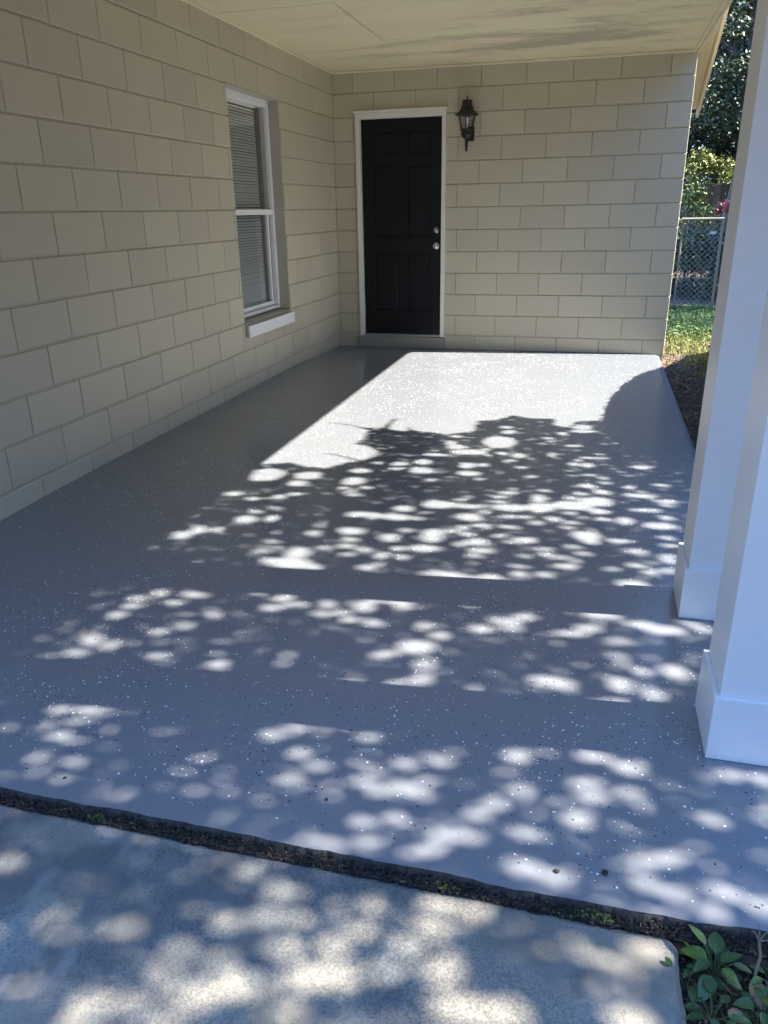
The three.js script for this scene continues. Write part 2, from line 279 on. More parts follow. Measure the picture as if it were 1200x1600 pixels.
// ---------------------------------------------------------------- window in the left wall (local axes of that wall)
{
  const uc = -(WZ0 + WZ1) / 2, w = WZ1 - WZ0, h = WY1 - WY0, yc = (WY0 + WY1) / 2;
  const win = new THREE.Group(); win.name = 'window'; win.position.set(uc, WY0, 0); win.userData = { label: 'white single hung window with a projecting sill' }; leftWall.add(win);
  const H = h, X = w / 2;
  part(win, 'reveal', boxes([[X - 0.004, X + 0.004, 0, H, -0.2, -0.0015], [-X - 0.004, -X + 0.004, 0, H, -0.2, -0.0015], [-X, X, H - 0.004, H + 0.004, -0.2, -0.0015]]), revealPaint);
  const f0 = -0.088, bar = 0.036;
  const frame = [[X - 0.004 - bar, X - 0.004, 0.012, H - 0.004], [-X + 0.004, -X + 0.004 + bar, 0.012, H - 0.004]];
  frame.forEach(([a, b, c, d]) => part(win, 'frame_side', box(b - a, d - c, 0.07, 0.003), whitePaint, [(a + b) / 2, (c + d) / 2, f0 - 0.035]));
  part(win, 'frame_head', box(w - 0.008 - 2 * bar, 0.05, 0.07, 0.003), whitePaint, [0, H - 0.029, f0 - 0.0355]);
  part(win, 'frame_sill', box(w - 0.008 - 2 * bar, 0.026, 0.07, 0.003), whitePaint, [0, 0.03, f0 - 0.0345]);
  const m = 1.340 - WY0, iw = w - 0.008 - 2 * bar; // meeting rail
  part(win, 'meeting_rail', box(iw, 0.042, 0.03, 0.003), whitePaint, [0, m, f0 - 0.018]);
  // lower sash set behind, with its own rails
  part(win, 'sash_rail', box(iw - 0.004, 0.034, 0.022, 0.002), whitePaint, [0, 0.062, f0 - 0.045]);
  for (const s of [-1, 1]) { part(win, 'sash_stile', box(0.026, m - 0.10, 0.022, 0.002), whitePaint, [s * (iw / 2 - 0.034), (m + 0.058) / 2, f0 - 0.045]); part(win, 'jamb_track', box(0.007, m - 0.07, 0.03, 0.001), mat(0.22, 0.22, 0.21, 0.5), [s * (iw / 2 - 0.010), (m + 0.045) / 2, f0 - 0.05]); part(win, 'upper_stile', box(0.020, H - m - 0.076, 0.022, 0.002), mat(0.5, 0.5, 0.48, 0.5), [s * (iw / 2 - 0.011), (m + H) / 2 - 0.017, f0 - 0.03]); }
  part(win, 'window_pane', box(iw - 0.004, H - m - 0.074, 0.004, 0), paneGlass, [0, (m + H) / 2 - 0.016, f0 - 0.026]);
  part(win, 'window_pane', box(iw - 0.1, m - 0.1, 0.004, 0), paneGlass, [0, (m + 0.058) / 2, f0 - 0.046]);
  // sill: painted slab, white front board
  const sl = [[-X + 0.004, X - 0.004]]; const g = new THREE.Shape(); g.moveTo(-0.13, -0.10); g.lineTo(0.020, -0.10); g.lineTo(0.020, -0.021); g.lineTo(-0.13, 0.012); g.closePath();
  const e = new THREE.ExtrudeGeometry(g, { depth: w - 0.002, bevelEnabled: false }); e.rotateY(-Math.PI / 2); e.translate(X - 0.001, 0, 0);
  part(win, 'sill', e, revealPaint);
  part(win, 'sill_front', box(w, 0.088, 0.018, 0.003), whitePaint, [0.002, -0.062, 0.0295]);
}
{ // dim room behind the window
  const roomMat = mat(0.35, 0.33, 0.3, 0.9);
  const list = [[-4.4, 0.9, -0.1, 0, -3.4, -0.2001], [-4.4, 0.9, 2.61, 2.7, -3.4, -0.2001], [-4.4, -4.3, 0, 2.61, -3.4, -0.2001], [0.8, 0.9, 0, 2.61, -3.4, -0.2001], [-4.4, 0.9, 0, 2.61, -3.5, -3.4]];
  list.forEach((b) => part(leftWall, 'room_wall', boxes([b]), roomMat));
}
{ // mini blind
  const b = thing('window_blind', 'white mini blind hanging behind the window glass', 'blind', [-0.178, 0, (WZ0 + WZ1) / 2]);
  const R = rng(5), slat = new THREE.BoxGeometry(0.0255, 0.0008, 0.80), bm = mat(0.86, 0.88, 0.85, 0.5);
  let n = 0;
  for (let y = 0.605; y < 2.10; y += 0.0212) { const low = y > 1.30 && y < 1.385; part(b, n ? `slat_${String(n).padStart(3, '0')}` : 'slat', slat, bm, [0, y + (R() - 0.5) * 0.002, -0.01 + 0.03], [(R() - 0.5) * 0.004, 0, (y < 1.3 ? -0.66 : -0.84) + (R() - 0.5) * 0.08 + (low ? 0.4 : 0)]); n++; }
  part(b, 'head_rail', box(0.035, 0.03, 0.82, 0.003), bm, [0, 2.125, 0.02]); part(b, 'bottom_rail', box(0.02, 0.014, 0.8, 0.003), bm, [0, 0.585, 0.02]);
  for (const z of [-0.24, 0.28]) part(b, 'lift_cord', new THREE.CylinderGeometry(0.0012, 0.0012, 1.54, 5), bm, [0.004, 1.355, z]);
}

// ---------------------------------------------------------------- door in the back wall
{
  const fr = new THREE.Group(); fr.name = 'door_frame'; backWall.add(fr);
  part(fr, 'casing', box(0.042, 2.075, 0.034, 0.004), trimPaint, [0.246, 0.1375 + 2.075 / 2 - 0.012, 0.009]);
  part(fr, 'casing', box(0.038, 2.075, 0.034, 0.004), trimPaint, [1.089, 0.1375 + 2.075 / 2 - 0.012, 0.009]);
  part(fr, 'head_casing', box(0.885, 0.05, 0.036, 0.004), trimPaint, [0.6665, 2.173, 0.0105]);
  part(fr, 'head_cap', box(0.905, 0.022, 0.05, 0.005), trimPaint, [0.6665, 2.2095, 0.0165]);
  part(fr, 'jamb', boxes([[0.2395, 0.268, 0.122, 2.148, -0.15, -0.009], [1.0672, 1.0955, 0.122, 2.148, -0.15, -0.009], [0.268, 1.0672, 2.1485, 2.1755, -0.15, -0.009]]), trimPaint);
  part(fr, 'threshold', box(0.80, 0.016, 0.13, 0.003), mat(0.35, 0.34, 0.32, 0.4, { metalness: 0.8 }), [0.6676, 0.131, -0.055]);
  part(backWall, 'door_step', box(0.93, 0.113, 0.05, 0.006), mat(0.27, 0.26, 0.235, 0.5, { bumpMap: blockBump, bumpScale: 0.001 }), [0.655, 0.0575, 0.0065]);
  const d = new THREE.Group(); d.name = 'door'; d.position.set(0.2685, 0.141, -0.034); d.userData = { label: 'black six panel entry door' }; backWall.add(d);
  const W = 0.7982, H = 2.0065;
  part(d, 'door_core', box(W, H, 0.036, 0.002), blackPaint, [W / 2, H / 2, -0.022]);
  const xs = [0.118, 0.355, 0.458, 0.695], ys = [0.225, 0.785, 0.94, 1.595, 1.69, 1.895], st = (x0, x1, y0, y1, nm) => part(d, nm, box(x1 - x0, y1 - y0, 0.012, 0.004), blackPaint, [(x0 + x1) / 2, (y0 + y1) / 2, 0]);
  st(0, xs[0], 0, H, 'stile'); st(xs[3], W, 0, H, 'stile');
  for (const [a, b] of [[0, ys[0]], [ys[1], ys[2]], [ys[3], ys[4]], [ys[5], H]]) st(xs[0] - 0.0005, xs[3] + 0.0005, a, b, 'rail');
  for (const [a, b] of [[ys[0], ys[1]], [ys[2], ys[3]], [ys[4], ys[5]]]) st(xs[1], xs[2], a - 0.0005, b + 0.0005, 'mullion');
  for (const [x0, x1] of [[xs[0], xs[1]], [xs[2], xs[3]]]) for (const [a, b] of [[ys[0], ys[1]], [ys[2], ys[3]], [ys[4], ys[5]]]) {
    const i = 0.024, w = x1 - x0 - 2 * i, h = b - a - 2 * i, s = new THREE.Shape(); s.moveTo(-w / 2, -h / 2); s.lineTo(w / 2, -h / 2); s.lineTo(w / 2, h / 2); s.lineTo(-w / 2, h / 2); s.closePath();
    const g = new THREE.ExtrudeGeometry(s, { depth: 0.001, bevelEnabled: true, bevelSegments: 1, bevelThickness: 0.007, bevelSize: 0.013 });
    part(d, 'panel', g, blackPaint, [(x0 + x1) / 2, (a + b) / 2, -0.0035]);
  }
  const lathe = (p) => new THREE.LatheGeometry(p.map(([r, y]) => new THREE.Vector2(r, y)), 28).rotateX(Math.PI / 2);
  const kx = 0.746;
  const kn = part(d, 'door_knob', lathe([[0, 0.062], [0.016, 0.0615], [0.025, 0.056], [0.0275, 0.047], [0.025, 0.037], [0.014, 0.028], [0.0125, 0.012], [0.03, 0.010], [0.0335, 0.006], [0.0335, 0]]), nickel, [kx, 0.862, 0.0062]);
  part(kn, 'key_slot', box(0.003, 0.011, 0.002, 0), blackMetal, [0, 0, 0.0625]);
  const db = part(d, 'deadbolt', lathe([[0, 0.021], [0.013, 0.0205], [0.0165, 0.017], [0.018, 0.012], [0.026, 0.009], [0.029, 0.005], [0.029, 0]]), nickel, [kx, 1.006, 0.0062]);
  part(db, 'key_slot', box(0.003, 0.011, 0.002, 0), blackMetal, [0, 0, 0.0215]);
  for (const y of [0.25, 1.0, 1.76]) part(d, 'hinge', new THREE.CylinderGeometry(0.006, 0.006, 0.09, 10), mat(0.35, 0.33, 0.28, 0.4, { metalness: 0.9 }), [-0.0005, y, 0.009]);
}

// ---------------------------------------------------------------- carport roof and the sloping verge of the house roof
const ceilTex = tex(1152, 1152, (u, v) => { // 3.6 m square: cream paint, grey mildew in smears along x, thin worn patches
  const x = u * 3.6, z = (1 - v) * 3.6;
  const a = fbm(u * 7, v * 22, 201, 5, 7), b = fbm(u * 60, v * 220, 205, 3, 60), c = fbm(u * 4, v * 9, 211, 4, 4), e = vnoise(u * 300, v * 300, 215, 300);
  let k = 0.95 + 0.1 * (c - 0.5) + 0.05 * (e - 0.5);
  const zone = Math.exp(-((x - 1.9) ** 2 / 1.6 + (z - 1.1) ** 2 / 0.9)) + 0.75 * Math.exp(-((x - 1.3) ** 2 / 0.5 + (z - 0.55) ** 2 / 0.03)) + 0.5 * Math.exp(-((x - 2.4) ** 2 / 0.5 + (z - 0.75) ** 2 / 0.02));
  const mil = smooth(0.52, 0.88, a * 0.62 + 0.26 * b + 0.24 * zone * (0.5 + a));
  const pink = smooth(0.5, 0.75, fbm(u * 5, v * 8, 221, 4, 5));
  let r = lerp(0.78, 0.80, pink), g = lerp(0.705, 0.665, pink), l = lerp(0.475, 0.475, pink);
  r = lerp(r, 0.40, mil * 0.8); g = lerp(g, 0.37, mil * 0.8); l = lerp(l, 0.27, mil * 0.8);
  return [r * k, g * k, l * k];
}, true);
ceilTex.repeat.set(1 / 3.6, 1 / 3.6);
const ceilMat = new THREE.MeshStandardMaterial({ map: ceilTex, roughness: 0.75, bumpMap: grainTex, bumpScale: 0.0008 });
const creamPaint = mat(0.76, 0.69, 0.49, 0.6);
const ROOF_Z = 6.75, EDGE = 3.256;
{
  const roof = thing('carport_roof', 'flat cream painted carport ceiling with mildew smears and thin trim', 'roof');
  const zs = [0.0, 1.24, 2.46, 3.68, 4.90, 6.12, ROOF_Z], xs = [0.0, 0.832, EDGE];
  for (let i = 0; i + 1 < zs.length; i++) for (let j = 0; j < 2; j++) {
    const g = 0.0022, x0 = xs[j] + (j ? g : -0.05), x1 = xs[j + 1] - (j ? 0.0 : g), z0 = zs[i] + (i ? g : -0.1), z1 = zs[i + 1] - g;
    const b = new THREE.BoxGeometry(x1 - x0, 0.012, z1 - z0).translate((x0 + x1) / 2, CEIL + 0.006, (z0 + z1) / 2), P = b.attributes.position, U = b.attributes.uv;
    for (let k = 0; k < P.count; k++) U.setXY(k, P.getX(k), 3.6 - P.getZ(k));
    part(roof, 'ceiling_panel', b, ceilMat, [0, -0.0012 * ((i * 2 + j) % 3), 0], [0, 0, ((i + j) % 2 ? 0.0003 : -0.0003)]);
  }
  part(roof, 'roof_deck', boxes([[-0.3, EDGE + 0.005, CEIL + 0.018, CEIL + 0.2, -0.2, ROOF_Z]]), creamPaint);
  part(roof, 'edge_trim', box(0.018, 0.05, ROOF_Z + 0.1, 0.004), creamPaint, [EDGE + 0.009, CEIL + 0.012, ROOF_Z / 2 - 0.05]);
  part(roof, 'edge_bead', box(0.016, 0.012, ROOF_Z, 0.003), creamPaint, [EDGE - 0.030, CEIL - 0.005, ROOF_Z / 2]);
  part(roof, 'fascia', box(0.02, 0.2, ROOF_Z, 0.003), creamPaint, [EDGE + 0.03, CEIL + 0.14, ROOF_Z / 2]);
  part(roof, 'front_fascia', box(EDGE + 0.3, 0.22, 0.025, 0.003), creamPaint, [EDGE / 2 - 0.15, CEIL + 0.11, ROOF_Z + 0.013]);
  part(roof, 'wall_trim', box(EDGE, 0.020, 0.016, 0.005), creamPaint, [EDGE / 2, CEIL - 0.011, 0.0085]);
  part(roof, 'wall_trim', box(0.016, 0.020, ROOF_Z, 0.005), creamPaint, [0.0085, CEIL - 0.011, ROOF_Z / 2]);
}
{ // verge board of the rear roof slope, falling away behind the end wall
  const hr = thing('house_roof', 'sloping cream verge board of the roof behind the end wall', 'roof');
  const s = new THREE.Shape(); // in (z, y)
  s.moveTo(0.45, 2.885); s.lineTo(-1.16, 2.145); s.lineTo(-1.16, 2.80); s.lineTo(0.45, 3.54); s.closePath();
  const g = new THREE.ExtrudeGeometry(s, { depth: 0.022, bevelEnabled: true, bevelSize: 0.002, bevelThickness: 0.002, bevelSegments: 1 }); g.rotateY(-Math.PI / 2); // z -> x
  part(hr, 'verge_board', g, creamPaint, [3.422, 0, 0]);
  const s2 = new THREE.Shape(); s2.moveTo(-0.21, 2.697); s2.lineTo(-1.16, 2.26); s2.lineTo(-1.16, 2.30); s2.lineTo(-0.21, 2.737); s2.closePath();
  const g2 = new THREE.ExtrudeGeometry(s2, { depth: 3.38, bevelEnabled: false }); g2.rotateY(-Math.PI / 2);
  part(hr, 'roof_deck', g2, mat(0.22, 0.2, 0.18, 0.9), [3.395, 0, 0]);
  part(hr, 'soffit_board', box(0.13, 0.012, 1.78, 0.002), creamPaint, [3.33, 2.60, -0.40], [-0.43, 0, 0]);
}

// ---------------------------------------------------------------- porch columns
const columnTex = tex(512, 512, (u, v) => { const a = fbm(u * 6, v * 6, 301, 4, 6), b = vnoise(u * 220, v * 220, 305, 220), c = vnoise(u * 70, v * 70, 307, 70), k = 0.97 + 0.05 * (a - 0.5) + 0.03 * (b - 0.5) - (c > 0.955 ? 0.16 * b : 0); return [0.80 * k, 0.805 * k, 0.80 * k]; }, true);
columnTex.repeat.set(2.5, 2.5);
const columnMat = new THREE.MeshStandardMaterial({ map: columnTex, roughness: 0.42, bumpMap: grainTex, bumpScale: 0.0007 });
function uvMetres(g) { const P = g.attributes.position, N = g.attributes.normal, U = g.attributes.uv; for (let i = 0; i < P.count; i++) { const nx = Math.abs(N.getX(i)), ny = Math.abs(N.getY(i)), nz = Math.abs(N.getZ(i)); if (ny > nx && ny > nz) U.setXY(i, P.getX(i), P.getZ(i)); else if (nx > nz) U.setXY(i, P.getZ(i) + 0.37, P.getY(i)); else U.setXY(i, P.getX(i), P.getY(i)); } return g; }
function column(z0, z1, label) {
  const x0 = 2.934, w = z1 - z0, c = thing('porch_column', label, 'column', [x0 + w / 2, 0, (z0 + z1) / 2], 'square columns along the open side');
  const s = w - 0.026, H = CEIL - 0.016;
  part(c, 'shaft', uvMetres(new RoundedBoxGeometry(s, H, s, 2, 0.0025)), columnMat, [0, H / 2 + 0.001, 0]);
  const t = 0.013, h = 0.184, side = uvMetres(new RoundedBoxGeometry(w, h, t, 2, 0.0022)), other = uvMetres(new RoundedBoxGeometry(t, h, s, 2, 0.0022));
  part(c, 'base_board', side, columnMat, [0, h / 2 + 0.001, w / 2 - t / 2]); part(c, 'base_board', side, columnMat, [0, h / 2 + 0.001, -w / 2 + t / 2]);
  part(c, 'base_board', other, columnMat, [-w / 2 + t / 2, h / 2 + 0.0006, 0]); part(c, 'base_board', other, columnMat, [w / 2 - t / 2, h / 2 + 0.0006, 0]);
  part(c, 'cap_board', uvMetres(new RoundedBoxGeometry(w, 0.12, w, 2, 0.003)), columnMat, [0, CEIL - 0.015 - 0.06, 0]);
}
column(5.105, 5.341, 'square white column farther from the camera, nearer the black door');
column(5.862, 6.101, 'square white column nearest the camera, close to the driveway');

// ---------------------------------------------------------------- wall lantern
{
  const L = thing('wall_lantern', 'black wall lantern with textured glass beside the door', 'lantern', [1.318, 1.82, 0]);
  const N = 6, cz = 0.118;
  const pr = (p, n = N) => new THREE.LatheGeometry(p.map(([r, y]) => new THREE.Vector2(r, y)), n).toNonIndexed();
  const flat = (g) => { g.deleteAttribute('normal'); g.computeVertexNormals(); return g; };
  const cap = part(L, 'cap', flat(pr([[0.001, 0.436], [0.044, 0.434], [0.046, 0.424], [0.052, 0.39], [0.068, 0.352], [0.098, 0.327], [0.115, 0.321], [0.116, 0.312], [0.104, 0.31], [0.001, 0.31]])), blackMetal, [0, 0, cz]);
  part(cap, 'finial', new THREE.LatheGeometry([[0, 0.466], [0.004, 0.464], [0.007, 0.456], [0.004, 0.448], [0.008, 0.442], [0.010, 0.434]].map(([r, y]) => new THREE.Vector2(r, y)), 12), blackMetal);
  const R = rng(3), gl = pr([[0.080, 0.31], [0.052, 0.196]]);
  const gt = tex(128, 128, (u, v) => grey(Math.pow(vnoise(u * 14, v * 14, 311, 14), 1.5))); gt.repeat.set(3, 1.4);
  part(L, 'glass_body', flat(gl), new THREE.MeshPhysicalMaterial({ color: 0xffffff, roughness: 0.12, transmission: 1, thickness: 0, ior: 1.5, bumpMap: gt, bumpScale: 0.012 }), [0, 0, cz]);
  for (let k = 0; k < N; k++) { const a = (k / N) * Math.PI * 2; part(L, 'cage_bar', tube([[Math.sin(a) * 0.083, 0.312, Math.cos(a) * 0.083 + cz], [Math.sin(a) * 0.054, 0.196, Math.cos(a) * 0.054 + cz]], 0.0042, 6, 1), blackMetal); }
  part(L, 'base_cup', flat(pr([[0.001, 0.200], [0.060, 0.200], [0.060, 0.190], [0.050, 0.182], [0.052, 0.150], [0.040, 0.130], [0.022, 0.118], [0.001, 0.117]], 12)), blackMetal, [0, 0, cz]);
  part(L, 'tail', new THREE.LatheGeometry([[0.018, 0.122], [0.015, 0.10], [0.0165, 0.085], [0.011, 0.035], [0.013, 0.028], [0.006, 0.012], [0, 0.010]].map(([r, y]) => new THREE.Vector2(r, y)), 12), blackMetal, [0, 0, cz]);
  part(L, 'bracket_arm', box(0.03, 0.045, cz, 0.006), blackMetal, [0.006, 0.162, cz / 2 + 0.004]);
  part(L, 'wall_plate', box(0.085, 0.125, 0.022, 0.01), blackMetal, [0.012, 0.165, 0.013]);
  part(L, 'bulb', new THREE.LatheGeometry([[0, 0.300], [0.014, 0.294], [0.021, 0.276], [0.018, 0.254], [0.010, 0.234], [0.010, 0.2]].map(([r, y]) => new THREE.Vector2(r, y)), 16), mat(0.82, 0.80, 0.75, 0.25), [0, 0, cz]);
}

// ---------------------------------------------------------------- foliage
function leafShape(len, wid, fold = 0.25, bend = 0.12, n = 4) { // leaf along +x from the origin, facing +y
  const pos = [], idx = [], uv = [];
  for (let i = 0; i <= n; i++) { const t = i / n, w = wid * Math.pow(Math.sin(Math.PI * Math.pow(t, 0.8)), 0.8) * 0.5 + (i === n ? 0 : 0.002 * len), y = -bend * len * t * t; pos.push(len * t, y + fold * w, -w, len * t, y, 0, len * t, y + fold * w, w); uv.push(t, 0, t, 0.5, t, 1); }
  for (let i = 0; i < n; i++) { const a = i * 3, b = a + 3; idx.push(a, a + 1, b, b, a + 1, b + 1, a + 1, a + 2, b + 1, b + 1, a + 2, b + 2); }
  return meshGeo(pos, idx, uv);
}
const leafMat = mat(1, 1, 1, 0.55);
const leafLow = leafShape(1, 0.5, 0.2, 0.1, 3);
const leafTone = (R, k = 1, warm = 0) => { const t = R(), b = (0.6 + 0.8 * R()) * k; return [(0.034 + 0.03 * t + 0.05 * warm) * b, (0.07 + 0.035 * t + 0.03 * warm) * b, (0.018 + 0.008 * t) * b]; };
const eul = new THREE.Euler();
const rq = (R, tilt = 1) => new THREE.Quaternion().setFromEuler(eul.set((R() - 0.5) * 2.4 * tilt, R() * Math.PI * 2, (R() - 0.5) * 2.4 * tilt, 'YXZ'));
function crownItems(R, clumps, per, size, tone, warm = 0) { // clumps: [x, y, z, r]
  const items = [];
  for (const [x, y, z, r] of clumps) for (let i = 0; i < per; i++) {
    const p = V(R() - 0.5, R() - 0.5, R() - 0.5).normalize().multiplyScalar(r * Math.pow(R(), 0.45)); p.y *= 0.8;
    const s = size * (0.65 + 0.7 * R()); items.push({ p: p.add(V(x, y, z)), q: rq(R), s: V(s, s, s), c: R() < 0.1 ? leafTone(R, tone * 2.4, 0.8) : leafTone(R, tone, warm) });  // some leaves coloured brighter and warmer to stand for sun glints
  }
  return items;
}

